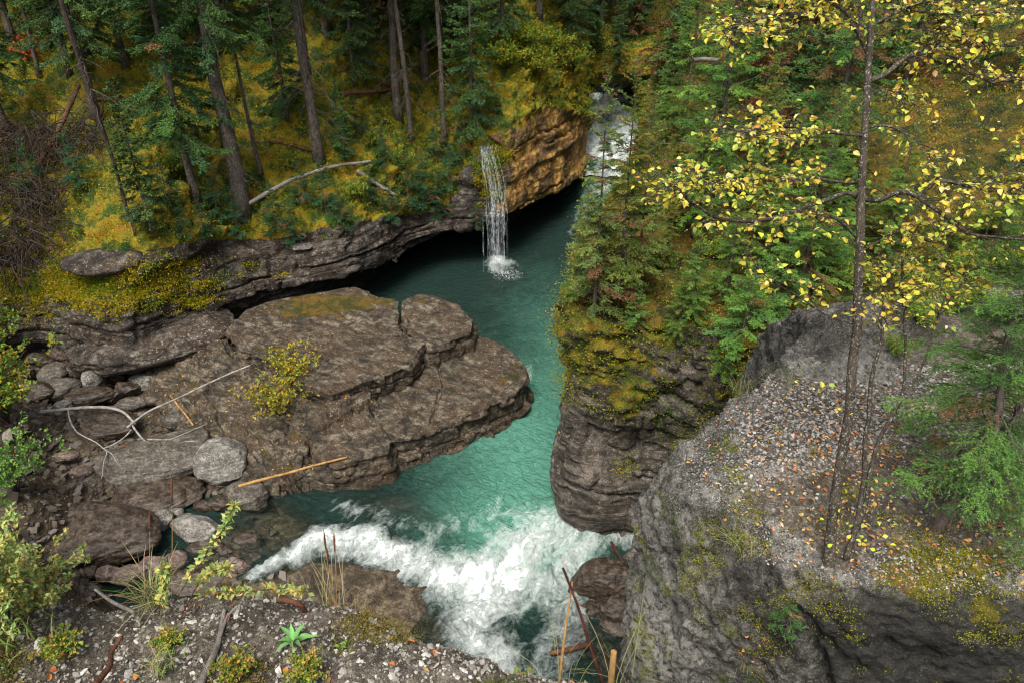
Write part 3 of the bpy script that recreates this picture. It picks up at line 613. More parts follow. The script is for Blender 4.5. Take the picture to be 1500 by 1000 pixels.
def tier(poly3, zbot, flare, seed, thick=.27, amp=.13, cracks=(), mo=0.0, undercut=0.0, mossy=()):
    q2, c = plate(poly3); o = resample(q2, .035); n = len(o)
    for _ in range(2): o = (np.roll(o, 1, 0) + 2 * o + np.roll(o, -1, 0)) / 4
    o3 = np.c_[o, np.zeros(n)]
    tg = np.roll(o, -3, 0) - np.roll(o, 3, 0); on_ = np.stack([tg[:, 1], -tg[:, 0]], -1); on_ /= np.linalg.norm(on_, axis=1, keepdims=True) + 1e-9
    cen = o.mean(0)
    if ((o - cen) * on_).sum() < 0: on_ = -on_
    for _ in range(8): on_ = (np.roll(on_, 1, 0) + on_ + np.roll(on_, -1, 0)) / 3
    o = o + on_ * (0.02 * fbm(o3 * 2.2, 3, seed) + 0.07 * (worley(o3 * 1.3, seed)[2] - .5))[:, None]
    ztop = c[0] * o[:, 0] + c[1] * o[:, 1] + c[2]; zt = np.clip(ztop, min(p_[2] for p_ in poly3) - .05, max(p_[2] for p_ in poly3) + .05)
    H = (zt - zbot); K = 46; rows_ = []
    for k in range(K + 1):                      # the side, from the bottom up
        t = 1 - k / K; z = zt - H * t; off = flare * t ** 1.5 + 0.03 * vnoise(np.c_[o * 3, z * 3], seed + 8)[:, None] * 0 - undercut * sm((t - .35) / .5)
        rows_.append(np.c_[o + on_ * off, z])
    side = np.array(rows_); d = amp * strata(side, (-0.03, 0.06, 1), thick, seed, .9, .12) + .02 * ridged(side * 6, 3, seed + 1) + .03 * fbm(side * 1.6, 3, seed + 2)
    d = d * (1 - 0.75 * sm((np.arange(K + 1) - K + 5) / 5.0))[:, None]
    side[..., :2] += on_[None] * d[..., None]
    rim = side[-1]; R_ = 70; tops = []
    for k in range(1, R_ + 1):
        s_ = 1 - (k / R_) ** 1.0; xy = cen + (rim[:, :2] - cen) * s_; z = np.clip(c[0] * xy[:, 0] + c[1] * xy[:, 1] + c[2], zt.min() - .03, zt.max() + .03)
        tops.append(np.c_[xy, z])
    tops = np.array(tops); br_ = np.linalg.norm(tops - rim[None], axis=-1)
    wz = 0.028 * fbm(tops * [1.0, 2.2, 1], 3, seed + 4) + 0.014 * ridged(np.stack([tops[..., 0] * 2 + tops[..., 1], tops[..., 1] * 7 - tops[..., 0] * 1.6, tops[..., 2]], -1), 3, seed + 5) + .008 * ridged(tops * 12, 2, seed + 6)
    a1, a2, ai = worley(np.stack([tops[..., 0] * .8 + .3 * tops[..., 1], tops[..., 1] * 1.6, tops[..., 2] * 0], -1) + 0.1 * fbm(tops * 1.5, 2, seed)[..., None], seed + 7)
    wz += 0.05 * (ai - .5) - .022 * np.exp(-((a2 - a1) / .03) ** 2)
    uu, vv, _ = proj(tops)
    for pts in cracks:
        for a_, b_ in zip(pts[:-1], pts[1:]):
            e = np.array(b_, float) - a_; t = np.clip(((uu - a_[0]) * e[0] + (vv - a_[1]) * e[1]) / (e @ e), 0, 1); dd = np.hypot(uu - a_[0] - t * e[0] + 2 * vnoise(tops * 3, 4), vv - a_[1] - t * e[1])
            wz -= .09 * np.exp(-(dd / 2.2) ** 2)
    tops[..., 2] += wz * sm(br_ / .08) - .03 * np.exp(-br_ / .05)
    G_ = np.concatenate([side, tops]); nr = len(G_); ii = np.arange(nr * n).reshape(nr, n); jj = np.roll(ii, -1, 1)
    F_ = np.stack([ii[:-1], jj[:-1], jj[1:], ii[1:]], -1).reshape(-1, 4)
    uu, vv, _ = proj(G_); mo_ = np.full(uu.shape, mo)
    for a_, b_, su, sv, w in mossy: mo_ += w * np.exp(-(((uu - a_) / su) ** 2 + ((vv - b_) / sv) ** 2))
    if ((side[5, 0] - side[4, 0])[2] > 0) and np.cross(jj[0, 0] * 0 + (side[0, 1] - side[0, 0]), side[1, 0] - side[0, 0]) @ np.r_[on_[0], 0] < 0: F_ = F_[:, ::-1]
    add("tier", new_mesh("tier", G_.reshape(-1, 3) - c0, F_, M['slab'], attrs=dict(moss=mo_.ravel())), parent=shelf)
pl = [q[0] for q in shelf_plates]
tier(pl[0], .2, -.06, 131, .30, .16, [[(350, 470), (430, 500), (500, 520), (560, 548)], [(470, 440), (520, 470), (588, 478)]], .10, .05, [(450, 452, 90, 26, .52), (390, 520, 50, 26, .4), (530, 442, 70, 14, .45), (430, 540, 50, 20, .35)])
tier(pl[1], .2, .08, 132, .28, .14, [[(600, 470), (640, 452), (690, 470)]], .05, .05, [(625, 440, 40, 10, .4)])
tier(pl[2], -.7, .34, 133, .26, .16, [[(560, 620), (620, 598), (700, 590), (765, 552)], [(640, 520), (648, 560), (630, 620)]], .02, .10, [(738, 556, 22, 24, .5), (630, 575, 60, 14, .25), (760, 535, 12, 20, .4)])
tier(pl[3], -.7, .42, 134, .22, .14, [], .02, .05, [(550, 660, 20, 6, .3)])
tier(pl[5], -.8, .12, 135, .17, .12, [], -.1, .0, [])

# the hillside that closes the gully behind the cascade
hr = [[(780, 122, 4.3), (850, 120, 4.4), (900, 120, 4.4), (980, 122, 4.4)], [(780, 100, 5.2), (850, 100, 5.1), (900, 98, 5.3), (980, 100, 5.4)], [(780, 60, 6.1), (850, 60, 6.2), (900, 58, 6.2), (980, 60, 6.3)],
      [(780, 10, 7.1), (850, 10, 7.0), (900, 10, 7.1), (980, 10, 7.2)], [(780, -60, 9.0), (850, -60, 9.0), (900, -60, 9.1), (980, -60, 9.2)]]
hg = loft(np.array([[P(*q) for q in r] for r in hr]), (0.2, 0.1), 120); hn = gnormals(hg); hn[hn[..., 2] < 0] *= -1
hg = hg + hn * (0.25 * fbm(hg * .6, 3, 150) + 0.2 * np.abs(fbm(hg * 1.7, 3, 151)) - .2)[..., None]; back_grid = hg
add("hillside", new_mesh("hillside", hg.reshape(-1, 3), gridfaces(*hg.shape[:2]), M['slope'], attrs=dict(moss=np.full(hg.shape[:2], .5))), kind="structure", label="mossy hillside behind the cascade")
# ================================================================ WATER
def seg_d(u, v, pts):
    d = np.full(u.shape, 1e9); wv = np.zeros(u.shape)
    for (a, b) in zip(pts[:-1], pts[1:]):
        a = np.array(a, float); b = np.array(b, float); e = b[:2] - a[:2]
        t = np.clip(((u - a[0]) * e[0] + (v - a[1]) * e[1]) / (e @ e), 0, 1)
        w = a[2] + (b[2] - a[2]) * t; s = a[3] + (b[3] - a[3]) * t
        dd = np.hypot(u - a[0] - t * e[0], (v - a[1] - t * e[1]) * 1.25) / w
        val = s * np.exp(-dd ** 2); wv = np.maximum(wv, val)
    return wv
def wcolor(g):
    u, v, d = proj(g)
    foam = np.maximum.reduce([
        seg_d(u, v, [(360, 855, 14, .9), (420, 825, 20, 1.1), (470, 795, 30, 1.25), (540, 800, 40, 1.15), (600, 830, 50, 1.05), (660, 850, 60, 1.15), (730, 855, 85, 1.15), (790, 800, 70, 1.05), (850, 770, 50, .95), (925, 790, 26, .8)]),
        seg_d(u, v, [(730, 860, 70, 1.15), (685, 920, 50, 1.05), (730, 970, 60, .9), (770, 1010, 50, .75)]),
        seg_d(u, v, [(860, 800, 40, .85), (800, 860, 70, .9), (850, 850, 40, .75), (820, 930, 60, .68), (790, 1000, 60, .6)]),
        seg_d(u, v, [(560, 760, 30, .55), (500, 745, 26, .5), (640, 790, 36, .5), (760, 740, 40, .45)]),
        seg_d(u, v, [(850, 640, 12, .62), (842, 700, 14, .72), (850, 745, 14, .8)]),
        seg_d(u, v, [(728, 388, 17, 1.05), (745, 392, 15, .8)]),
        seg_d(u, v, [(885, 190, 16, 1.3), (900, 225, 34, 1.25), (895, 255, 30, .9), (870, 290, 20, .6), (840, 340, 16, .45)]),
        seg_d(u, v, [(300, 830, 8, .6), (270, 840, 8, .5)]),
        seg_d(u, v, [(780, 540, 10, .5), (740, 610, 12, .48), (690, 650, 8, .45)])])
    teal = np.maximum.reduce([
        seg_d(u, v, [(800, 470, 70, .35), (820, 540, 70, .6), (770, 640, 130, 1.0), (790, 700, 100, 1.15), (760, 770, 120, 1.1), (820, 820, 60, .8)]),
        seg_d(u, v, [(830, 480, 60, .25), (800, 420, 50, .2)]), seg_d(u, v, [(895, 235, 60, .8), (870, 280, 40, .5)])])
    clear = np.maximum.reduce([
        seg_d(u, v, [(380, 745, 40, 1.0), (420, 775, 40, 1.0), (330, 800, 40, 1.2), (300, 850, 50, 1.2)]),
        seg_d(u, v, [(430, 860, 40, 1.2), (520, 870, 50, 1.3), (590, 900, 45, 1.1), (640, 930, 30, .8)]),
        seg_d(u, v, [(540, 735, 30, .45), (600, 745, 28, .5), (660, 790, 25, .3)]),
        seg_d(u, v, [(470, 700, 30, .5), (560, 700, 20, .3)]),
        seg_d(u, v, [(820, 910, 30, .35), (900, 970, 40, .8), (880, 920, 30, .5)])])
    rough = np.clip(foam * 0.8 + 0.25 + teal * 0.15 + 0.35 * seg_d(u, v, [(780, 450, 70, 1), (790, 560, 60, 1), (700, 680, 90, 1)]), 0.12, 1.2)
    return foam, teal, clear, rough
def wlevel(X, Y):
    return -0.42 * sm((12.6 - Y + 0.35 * (X + 4) * (X < -1)) / 2.6)
def wmesh(g, seed):
    foam, teal, clear, rough = wcolor(g)
    fl = np.stack([g[..., 0], g[..., 1], g[..., 2] * 0], -1)
    q = fl + 0.35 * np.stack([fbm(fl * 0.8, 2, seed), fbm(fl * 0.8, 2, seed + 1), 0 * foam], -1)
    ang = 0.5; c, s = math.cos(ang), math.sin(ang)
    a = q[..., 0] * c + q[..., 1] * s; b = -q[..., 0] * s + q[..., 1] * c
    w = 0.11 * ridged(np.stack([a * 1.0, b * 2.2, 0 * a + .5], -1), 3, seed + 3) + 0.075 * ridged(np.stack([a * 3.2, b * 6, 0 * a], -1), 3, seed + 4)
    w = w * rough + np.clip(foam, 0, 1.2) * (0.15 * ridged(q * 1.8, 4, seed + 6) + 0.08 + 0.10 * np.abs(fbm(q * 3.5, 3, seed + 8)))
    gg = g.copy(); gg[..., 2] += w; return gg, dict(foam=foam, teal=teal, clear=clear)
def water_mat():
    m, nt, b = nodes_of('river_water'); k = NB(nt); co = k.co()
    foam, teal, clear = k.attr('foam'), k.attr('teal'), k.attr('clear')
    streak = k.noise(k.rotscl(co, (0, 0, -0.9), (1.0, 1.5, 1)), 1.5, 12, 0.66, 0.9)
    fine = k.noise(k.rotscl(co, (0, 0, -0.6), (1, 1.2, 1)), 8.0, 10, 0.72, 0.25)
    fn = k.math('ADD', k.math('MULTIPLY', streak, 0.65), k.math('MULTIPLY', fine, 0.35))
    fm = k.math('ADD', k.math('MULTIPLY', fn, 3.5), k.math('SUBTRACT', k.math('MULTIPLY', foam, 1.35), 2.28))
    fm = k.ramp(fm, [(0.0, 0.0), (0.4, 0.30), (1.0, 1.0)])
    fm = k.math('MULTIPLY', fm, k.ramp(foam, [(0.04, 0.0), (0.3, 1.0)]))
    base = k.mix(k.ramp(k.math('ADD', teal, k.math('MULTIPLY', k.math('SUBTRACT', streak, 0.5), 0.5)), [(0.05, 0.0), (0.95, 1.0)]), (0.013, 0.036, 0.029), (0.10, 0.29, 0.215))
    c = k.mix(fm, base, (0.78, 0.85, 0.83))
    k.L.new(c, b.inputs["Base Color"])
    k.L.new(k.math('ADD', k.math('MULTIPLY', fm, 0.5), 0.13), b.inputs["Roughness"])
    b.inputs["IOR"].default_value = 1.33; b.inputs["Specular IOR Level"].default_value = 0.5
    rip = k.noise(k.rotscl(co, (0, 0, 0.5), (1, 2.0, 1)), 4.5, 6, 0.6, 0.6); rip2 = k.noise(k.rotscl(co, (0, 0, 0.3), (1, 1.8, 1)), 16, 4, 0.6, 0.3)
    h = k.math('ADD', k.math('MULTIPLY', rip, 1.0), k.math('ADD', k.math('MULTIPLY', rip2, 0.25), k.math('MULTIPLY', fm, 0.5)))
    h = k.math('MULTIPLY', h, k.math('SUBTRACT', 1.0, k.math('MULTIPLY', fm, 0.7)))
    k.L.new(k.bump(h, 1.0, 0.24), b.inputs["Normal"])
    tr = k.n("ShaderNodeBsdfTransparent"); tr.inputs[0].default_value = (0.75, 0.78, 0.66, 1)
    gl = k.n("ShaderNodeBsdfGlossy"); gl.inputs["Roughness"].default_value = 0.2; k.L.new(k.bump(h, 0.7, 0.08), gl.inputs["Normal"])
    fr = k.n("ShaderNodeFresnel"); fr.inputs[0].default_value = 1.33
    cm = k.n("ShaderNodeMixShader"); k.L.new(fr.outputs[0], cm.inputs[0]); k.L.new(tr.outputs[0], cm.inputs[1]); k.L.new(gl.outputs[0], cm.inputs[2])
    cf = k.math('MULTIPLY', k.ramp(clear, [(0.05, 0.0), (0.9, 0.85)]), k.math('SUBTRACT', 1.0, fm))
    mx = k.n("ShaderNodeMixShader"); k.L.new(cf, mx.inputs[0]); k.L.new(b.outputs[0], mx.inputs[1]); k.L.new(cm.outputs[0], mx.inputs[2])
    k.L.new(mx.outputs[0], nt.nodes["Material Output"].inputs[0]); return m
M['water'] = water_mat()
xs = np.arange(-9.5, 7.6, 0.035); ys = np.concatenate([np.arange(6.2, 20, 0.035), np.arange(20, 36.5, 0.07)]); X, Y = np.meshgrid(xs, ys)
g = np.stack([X, Y, wlevel(X, Y)], -1)
g[..., 2] += 0.9 * sm((Y - 33.5) / 3.0)
g2, at = wmesh(g, 200)
me = new_mesh("river", g2.reshape(-1, 3), gridfaces(*X.shape), M['water'], attrs=at)
add("river_water", me, kind="structure", label="turquoise river with white rapids")
# the upper cascade tumbling in between the banks
casc = [[(856, 138, 4.1), (874, 136, 4.2), (896, 138, 4.1)], [(858, 150, 3.7), (876, 148, 3.8), (902, 146, 3.7)], [(856, 172, 2.4), (882, 172, 2.5), (915, 160, 2.7)], [(856, 186, 2.1), (888, 182, 2.2), (935, 170, 2.4)],
        [(856, 205, 1.4), (898, 200, 1.5), (950, 188, 1.8)], [(854, 222, 1.15), (898, 216, 1.25), (955, 205, 1.5)], [(854, 240, .85), (900, 235, .95), (962, 225, 1.1)], [(850, 262, .5), (895, 262, .55), (966, 262, .6)]]
g = loft(np.array([[P(*q) for q in r] for r in casc]), 0.06, 80); n = gnormals(g); n[n[..., 2] < 0] *= -1
g = g + n * (0.16 * ridged(g * [2.2, .8, .8], 4, 230) + 0.16 * fbm(g * 1.2, 3, 231))[..., None]
u_, v_, d_ = proj(g)
at = dict(foam=np.clip(1.25 + 0.8 * fbm(g * [1.6, .8, .8], 3, 233) - 0.35 * sm((165 - v_) / 20) - 0.30 * sm((v_ - 235) / 40), 0.1, 1.3), teal=0.20 + 0 * u_, clear=0 * u_)
add("river_water", new_mesh("cascade", g.reshape(-1, 3), gridfaces(*g.shape[:2]), M['water'], attrs=at), kind="structure", label="white cascade entering the pool")
# small waterfall over the mossy lip
def fall_mat():
    m, nt, b = nodes_of('falling_water'); k = NB(nt); co = k.co()
    b.inputs["Base Color"].default_value = (0.62, 0.68, 0.70, 1); b.inputs["Roughness"].default_value = 0.25
    a = k.ramp(k.noise(k.scl(co, (9, 9, 1.6)), 2.2, 6, 0.7, 0.3), [(0.44, 0.0), (0.72, 0.55)]); k.L.new(a, b.inputs["Alpha"]); return m
M['fall'] = fall_mat()
wf = np.random.default_rng(5)
pa = []; ra = []
for i in range(16):
    t = wf.random(); side = wf.random() < 0.62
    u0 = 703 + 9 * wf.random() if side else 714 + 8 * wf.random()
    top_ = PY(u0, 218, 26.2); l1 = PY(u0 + (13 if side else 22) + 4 * wf.normal(), 310, 25.25 - 0.15 * wf.random()); 
    end = np.array([l1[0] + 0.05 * wf.normal(), l1[1] - 0.25 - 0.1 * wf.random(), 0.03])
    pts = [top_ + np.array([0, .4, .02]), top_, top_ + (l1 - top_) * [0.35, .8, .2], top_ + (l1 - top_) * [0.7, .95, .6], l1]
    if wf.random() < 0.75: pts += [l1 + [0, -0.12, -0.1], (l1 + end) / 2 + [0, -.1, .15], end]
    p = smoothpath(np.array(pts), 8); p = wobble(p, 0.035, 2.5, 300 + i)
    pa.append(p); ra.append((0.003 + 0.010 * wf.random() ** 2) * (0.5 + np.abs(vnoise(p * [3, 3, 4], 400 + i)) * 2.2))
for i in range(18):   # thin side strands falling from the ledge
    u0 = 706 + 44 * wf.random(); a = PY(u0, 316, 25.2); e = np.array([a[0], a[1] - .25, 0.03]); p = smoothpath(np.array([a, (a + e) / 2 + [0, -.06, .1], e]), 7)
    pa.append(wobble(p, 0.02, 3, 500 + i)); ra.append((0.003 + 0.007 * wf.random()) * (0.6 + np.abs(vnoise(p * 4, 600 + i)) * 2))
RV, RF, ro_ = [], [], 0
for i, (ua, ub, uc, wd, lo) in enumerate([(704, 716, 722, .12, 1), (708, 719, 724, .16, 1), (716, 730, 737, .09, 1), (712, 724, 730, .08, 1), (726, 738, 742, .05, 0)]):
    a = PY(ua, 218, 26.2); b = PY(ub, 262, 25.75); c_ = PY(uc, 310, 25.2); e = np.array([c_[0] + .02, c_[1] - .3, 0.02])
    p = smoothpath(np.array([a + [0, .3, .03], a, b, c_] + ([c_ + [0, -.12, -.15], (c_ + e) / 2 + [0, -.05, .1], e] if lo else [])), 10); p = wobble(p, .04, 2.2, 700 + i); n_ = len(p)
    s_ = np.linspace(-1, 1, 9); wdt = .65 * wd * (.6 + .5 * np.linspace(0, 1, n_)) * (1 + .4 * vnoise(p * 2.5, 710 + i))
    g_ = p[:, None] + np.stack([s_[None] * wdt[:, None], -0.05 * (1 - s_[None] ** 2) * np.ones((n_, 1)), 0 * s_[None] * wdt[:, None]], -1); g_[..., 1] += .03 * vnoise(g_ * [14, 2, 1.5], 720 + i)
    RV.append(g_.reshape(-1, 3)); RF.append(gridfaces(n_, 9) + ro_); ro_ += n_ * 9
RV = np.concatenate(RV); RF = np.concatenate(RF)
v, f = tubes(pa, ra, 5); c0 = np.array([pa[0][-1][0], 25.0, 0.0])
fall = root("waterfall", c0, "thin white waterfall dropping over a mossy rock lip into the dark pool", "waterfall")
f = [q + len(RV) for q in f] + [RF]; v = np.concatenate([RV, v])
add("falling_water", new_mesh("falling_water", v - c0, f, M['fall']), parent=fall)
k_ = wf.random((500, 4)); ang = k_[:, 0] * 6.283; rr = 0.62 * k_[:, 1] ** 0.8
ctr = np.c_[c0[0] + 0.05 + rr * np.cos(ang), 24.8 + rr * 0.75 * np.sin(ang), 0.04 + 0.22 * k_[:, 2] * (1 - rr / 0.62)]
octv = np.array([[1, 0, 0], [-1, 0, 0], [0, 1, 0], [0, -1, 0], [0, 0, 1], [0, 0, -1.0]]); octf = np.array([[0, 2, 4], [2, 1, 4], [1, 3, 4], [3, 0, 4], [2, 0, 5], [1, 2, 5], [3, 1, 5], [0, 3, 5]])
sz = (0.004 + 0.012 * k_[:, 3] ** 2)
v = (ctr[:, None] + octv[None] * sz[:, None, None]).reshape(-1, 3); f = (octf[None] + (np.arange(500) * 6)[:, None, None]).reshape(-1, 3)
mw, _, bw = nodes_of('white_spray'); bw.inputs["Base Color"].default_value = (.85, .88, .9, 1); bw.inputs["Roughness"].default_value = .4; M['spray'] = mw
add("spray", new_mesh("spray", v - c0, f, mw), parent=fall, kind="stuff")
# ================================================================ PLANT BUILDERS
def unit(a): return a / (np.linalg.norm(a, axis=-1, keepdims=True) + 1e-9)
def rand_dirs(r, n, up=0.0):
    d = r.normal(size=(n, 3)); d[:, 2] += up; return unit(d)
def leaves4(pos, d, nrm, L, W, fold=0.25):
    """diamond leaf with a fold; d = along, nrm ~ up"""
    s = unit(np.cross(d, nrm)); nn = unit(np.cross(s, d)); L = np.asarray(L).reshape(-1, 1) * np.ones((len(pos), 1)); W = np.asarray(W).reshape(-1, 1) * np.ones((len(pos), 1))
    m = pos + d * L * 0.45
    V = np.stack([pos, m + s * W / 2 + nn * W * fold, pos + d * L, m - s * W / 2 + nn * W * fold], 1)
    i = np.arange(len(pos))[:, None] * 4
    return V.reshape(-1, 3), [np.concatenate([i + [0, 1, 2], i + [0, 2, 3]])]
def leaves6(pos, d, nrm, L, W, fold=0.18, curl=0.12):
    s = unit(np.cross(d, nrm)); nn = unit(np.cross(s, d)); n = len(pos); L = np.asarray(L).reshape(-1, 1) * np.ones((n, 1)); W = np.asarray(W).reshape(-1, 1) * np.ones((n, 1))
    a = pos + d * L * 0.28; b = pos + d * L * 0.62; t = pos + d * L - nn * L * curl
    V = np.stack([pos, a + s * W * .46 + nn * W * fold, b + s * W * .40 + nn * W * fold * .8, t, b - s * W * .40 + nn * W * fold * .8, a - s * W * .46 + nn * W * fold, pos + d * L * 0.45], 1)
    i = np.arange(n)[:, None] * 7
    return V.reshape(-1, 3), [np.concatenate([i + [0, 1, 6], i + [1, 2, 6], i + [2, 3, 6], i + [3, 4, 6], i + [4, 5, 6], i + [5, 0, 6]])]
def pick(r, n, pal, var=0.18, w=None):
    pal = np.array(pal, float); c = pal[r.choice(len(pal), n, p=w)]
    return np.clip(c * (1 + var * r.normal(size=(n, 1))) * (1 + 0.08 * r.normal(size=(n, 3))), 0.003, 0.9)
def needles(a, b, spacing, nl, nw, r, col, flat=0.5, tipc=1.25):
    """needle triangles along segments a->b; col (n,3)"""
    ln = np.linalg.norm(b - a, axis=1); cnt = np.maximum(2, (ln / spacing).astype(int)); k = np.repeat(np.arange(len(a)), cnt)
    t = r.random(len(k)); d = unit(b - a)[k]; p = a[k] + (b - a)[k] * t[:, None]
    up = np.array([0, 0, 1.0]) + 0 * d; s = unit(np.cross(d, up)); w = np.cross(s, d)
    ph = r.random(len(k)) * 2 * np.pi; perp = s * np.cos(ph)[:, None] + w * (np.sin(ph) * flat)[:, None]
    nd = unit(d * 0.75 + perp); L = nl * (0.7 + 0.5 * r.random(len(k))); q = unit(np.cross(nd, rand_dirs(r, len(k))))
    V = np.stack([p - q * (nw / 2), p + q * (nw / 2), p + nd * L[:, None]], 1).reshape(-1, 3)
    c = col[k] * (0.8 + 0.4 * r.random((len(k), 1))) * (1 + (tipc - 1) * t[:, None] ** 2)
    return V, np.arange(len(k) * 3).reshape(-1, 3), np.repeat(np.clip(c, 0.002, .9), 3, 0)
def spruce_mesh(seed, H, Rm, h0, lod='far', per_m=9, droop=0.35, pal=((0.022, 0.062, 0.038), (0.03, 0.075, 0.035), (0.018, 0.048, 0.034)), brown=0.04,
                rt=0.12, dens=1.0, bent=0.0, sub=1, wspread=1.0, browncol=(0.16, 0.09, 0.04), lean=(0, 0)):
    r = np.random.default_rng(seed)
    sp, nl, nw, bs = {'far': (0.020, 0.062, 0.030, 0.036), 'mid': (0.009, 0.032, 0.013, 0.022), 'near': (0.0032, 0.0145, 0.0032, 0.017), 'bg': (0.040, 0.12, 0.055, 0.07)}[lod]
    tp = np.array([[bent * math.sin(k * 0.9) * 0.3 + lean[0] * (k / 8) * H, bent * math.cos(k * 1.3) * 0.3 + lean[1] * (k / 8) * H, H * k / 8.0] for k in range(9)]); tp = wobble(tp, 0.012 * H ** 0.7, 0.5, seed); tp[0] = 0
    tp = smoothpath(tp, 3); tr = rt * (1 - 0.93 * np.linspace(0, 1, len(tp)) ** 0.9) * (1 + 0.35 * np.exp(-np.linspace(0, H, len(tp)) / (3 * rt)))
    tp[0, 2] = -0.15
    A = []; B = []; Cc = []; twigs = []; tw_r = []
    h = h0
    nb = int((H - h0) * per_m * 1.35); hs = h0 + (H - h0) * (np.arange(nb) + r.random(nb)) / nb
    for h in hs:
        x = (h - h0) / (H - h0); Lb = Rm * ((1 - x) ** 0.75) * (0.55 + 0.45 * min(1, x * 5 + 0.35)) * (0.6 + 0.5 * r.random()) + 0.04 * H * 0.3
        az = r.random() * 2 * np.pi; dh = np.array([math.cos(az), math.sin(az), 0])
        base = np.array([np.interp(h, tp[:, 2], tp[:, 0]), np.interp(h, tp[:, 2], tp[:, 1]), h])
        ns = 7; s = np.linspace(0, 1, ns)
        up0 = -0.15 - droop * (1 - x) + 0.9 * x ** 2 + 0.1 * r.normal()
        zc = up0 * s - droop * 0.5 * s ** 2 + (droop * 0.75) * s ** 3
        spine = base + dh * (Lb * s)[:, None] + np.array([0, 0, 1]) * (zc * Lb)[:, None] + 0.04 * Lb * r.normal(size=(ns, 3)) * s[:, None]
        twigs.append(spine); tw_r.append(np.linspace(0.010, 0.002, ns) * (0.6 + Lb) * (0.6 if lod != 'near' else 0.45))
        n = max(4, int(Lb / bs * dens)); t = 0.12 + 0.88 * r.random(n) ** 0.8; i = np.minimum((t * (ns - 1)).astype(int), ns - 2); fr = (t * (ns - 1) - i)[:, None]
        pt = spine[i] * (1 - fr) + spine[i + 1] * fr; tan = unit(spine[i + 1] - spine[i]); side = unit(np.cross(tan, [0, 0, 1.0])) * np.where(r.random(n) < .5, 1, -1)[:, None]
        dd = unit(tan * 0.75 + side * (0.75 * wspread) + np.array([0, 0, -0.30 * (1 - x)]) + 0.18 * r.normal(size=(n, 3)))
        l2 = np.minimum(0.42 * Lb, 0.42 if lod in ('far', 'bg') else 0.24) * (0.35 + 0.65 * (1 - t)) * (0.6 + 0.6 * r.random(n)) + bs * 0.6
        e = pt + dd * l2[:, None]; e[:, 2] -= 0.12 * l2
        cb = np.array(pal)[r.integers(len(pal))] * (0.75 + 0.5 * r.random()); isb = r.random() < brown
        c = np.tile(np.array(browncol) if isb else cb, (n, 1)) * (0.85 + 0.3 * r.random((n, 1)))
        A += [pt]; B += [e]; Cc += [c]
        if sub:   # second-order sprays
            m = pt + (e - pt) * 0.5; sd = unit(np.cross(dd, [0, 0, 1.0])) * np.where(r.random(n) < .5, 1, -1)[:, None]
            A += [m]; B += [m + unit(dd + 0.8 * sd + 0.15 * r.normal(size=(n, 3))) * (l2 * 0.45)[:, None]]; Cc += [c * 1.08]
            A += [pt + (e - pt) * 0.25]; B += [pt + (e - pt) * 0.25 + unit(dd - 0.8 * sd + np.array([0, 0, -0.35]) + 0.15 * r.normal(size=(n, 3))) * (l2 * 0.4)[:, None]]; Cc += [c * 0.95]
        A += [spine[1:-1]]; B += [spine[2:]]; Cc += [np.tile(c[:1], (ns - 2, 1))]
    A.append(tp[-3:-1]); B.append(tp[-2:]); Cc.append(np.tile(np.array(pal[0])[None], (2, 1)))
    V, Fc, C3 = needles(np.concatenate(A), np.concatenate(B), sp, nl, nw, r, np.concatenate(Cc))
    crown = new_mesh("crown", V, Fc, M['needle'], col=C3, smooth=False)
    v, f = tubes([tp], [tr], 9 if lod != 'bg' else 6); trunk = new_mesh("trunk", v, f, M['bark'])
    v, f = tubes(twigs, tw_r, 3); br = new_mesh("branches", v, f, M['twig'])
    return dict(crown=crown, trunk=trunk, branches=br)
def dead_branches_mesh(seed, z0, z1, n, L, trunk_r=0.1, sub=3, th=0.012, lean=None):
    r = np.random.default_rng(seed); pa = []; ra = []
    for i in range(n):
        h = z0 + (z1 - z0) * r.random(); az = r.random() * 6.283; l = L * (0.35 + 0.8 * r.random()); d = np.array([math.cos(az), math.sin(az), -0.15 - 0.5 * r.random()])
        s = np.linspace(0, 1, 6)[:, None]; p = np.array([0, 0, h]) + d * s * l + np.array([0, 0, -0.35]) * l * s ** 2 + 0.05 * l * r.normal(size=(6, 3)) * s
        if lean is not None: p[:, :2] += np.array(lean) * h
        pa.append(p); ra.append(np.linspace(th, th * 0.25, 6))
        for j in range(sub):
            k = r.integers(2, 5); dd = unit(d + 0.9 * r.normal(size=3)); q = p[k] + dd * np.linspace(0, 1, 4)[:, None] * l * 0.35 + 0.02 * r.normal(size=(4, 3)); pa.append(q); ra.append(np.linspace(th * .5, th * 0.2, 4))
    v, f = tubes(pa, ra, 3); return new_mesh("dead_branches", v, f, M['twig'])
def place_tree(name, parts, loc, label, cat, group=None, rotz=0.0, scale=1.0, tilt=(0, 0)):
    o = root(name, loc, label, cat, group, rot=(tilt[0], tilt[1], rotz), scale=scale)
    for k, me in parts.items(): add(k, me, parent=o)
    return o
def on(grid, u, v, rad=9):
    uu, vv, dd = proj(grid); m = (np.abs(uu - u) < rad) & (np.abs(vv - v) < rad) & (dd > 0)
    if not m.any(): return None
    q = grid[m]; e = np.hypot(uu[m] - u, vv[m] - v) + 0.0 * dd[m]; near = dd[m] < dd[m].min() + 1.2
    q = q[near]; e = e[near]; return q[e.argmin()].copy()
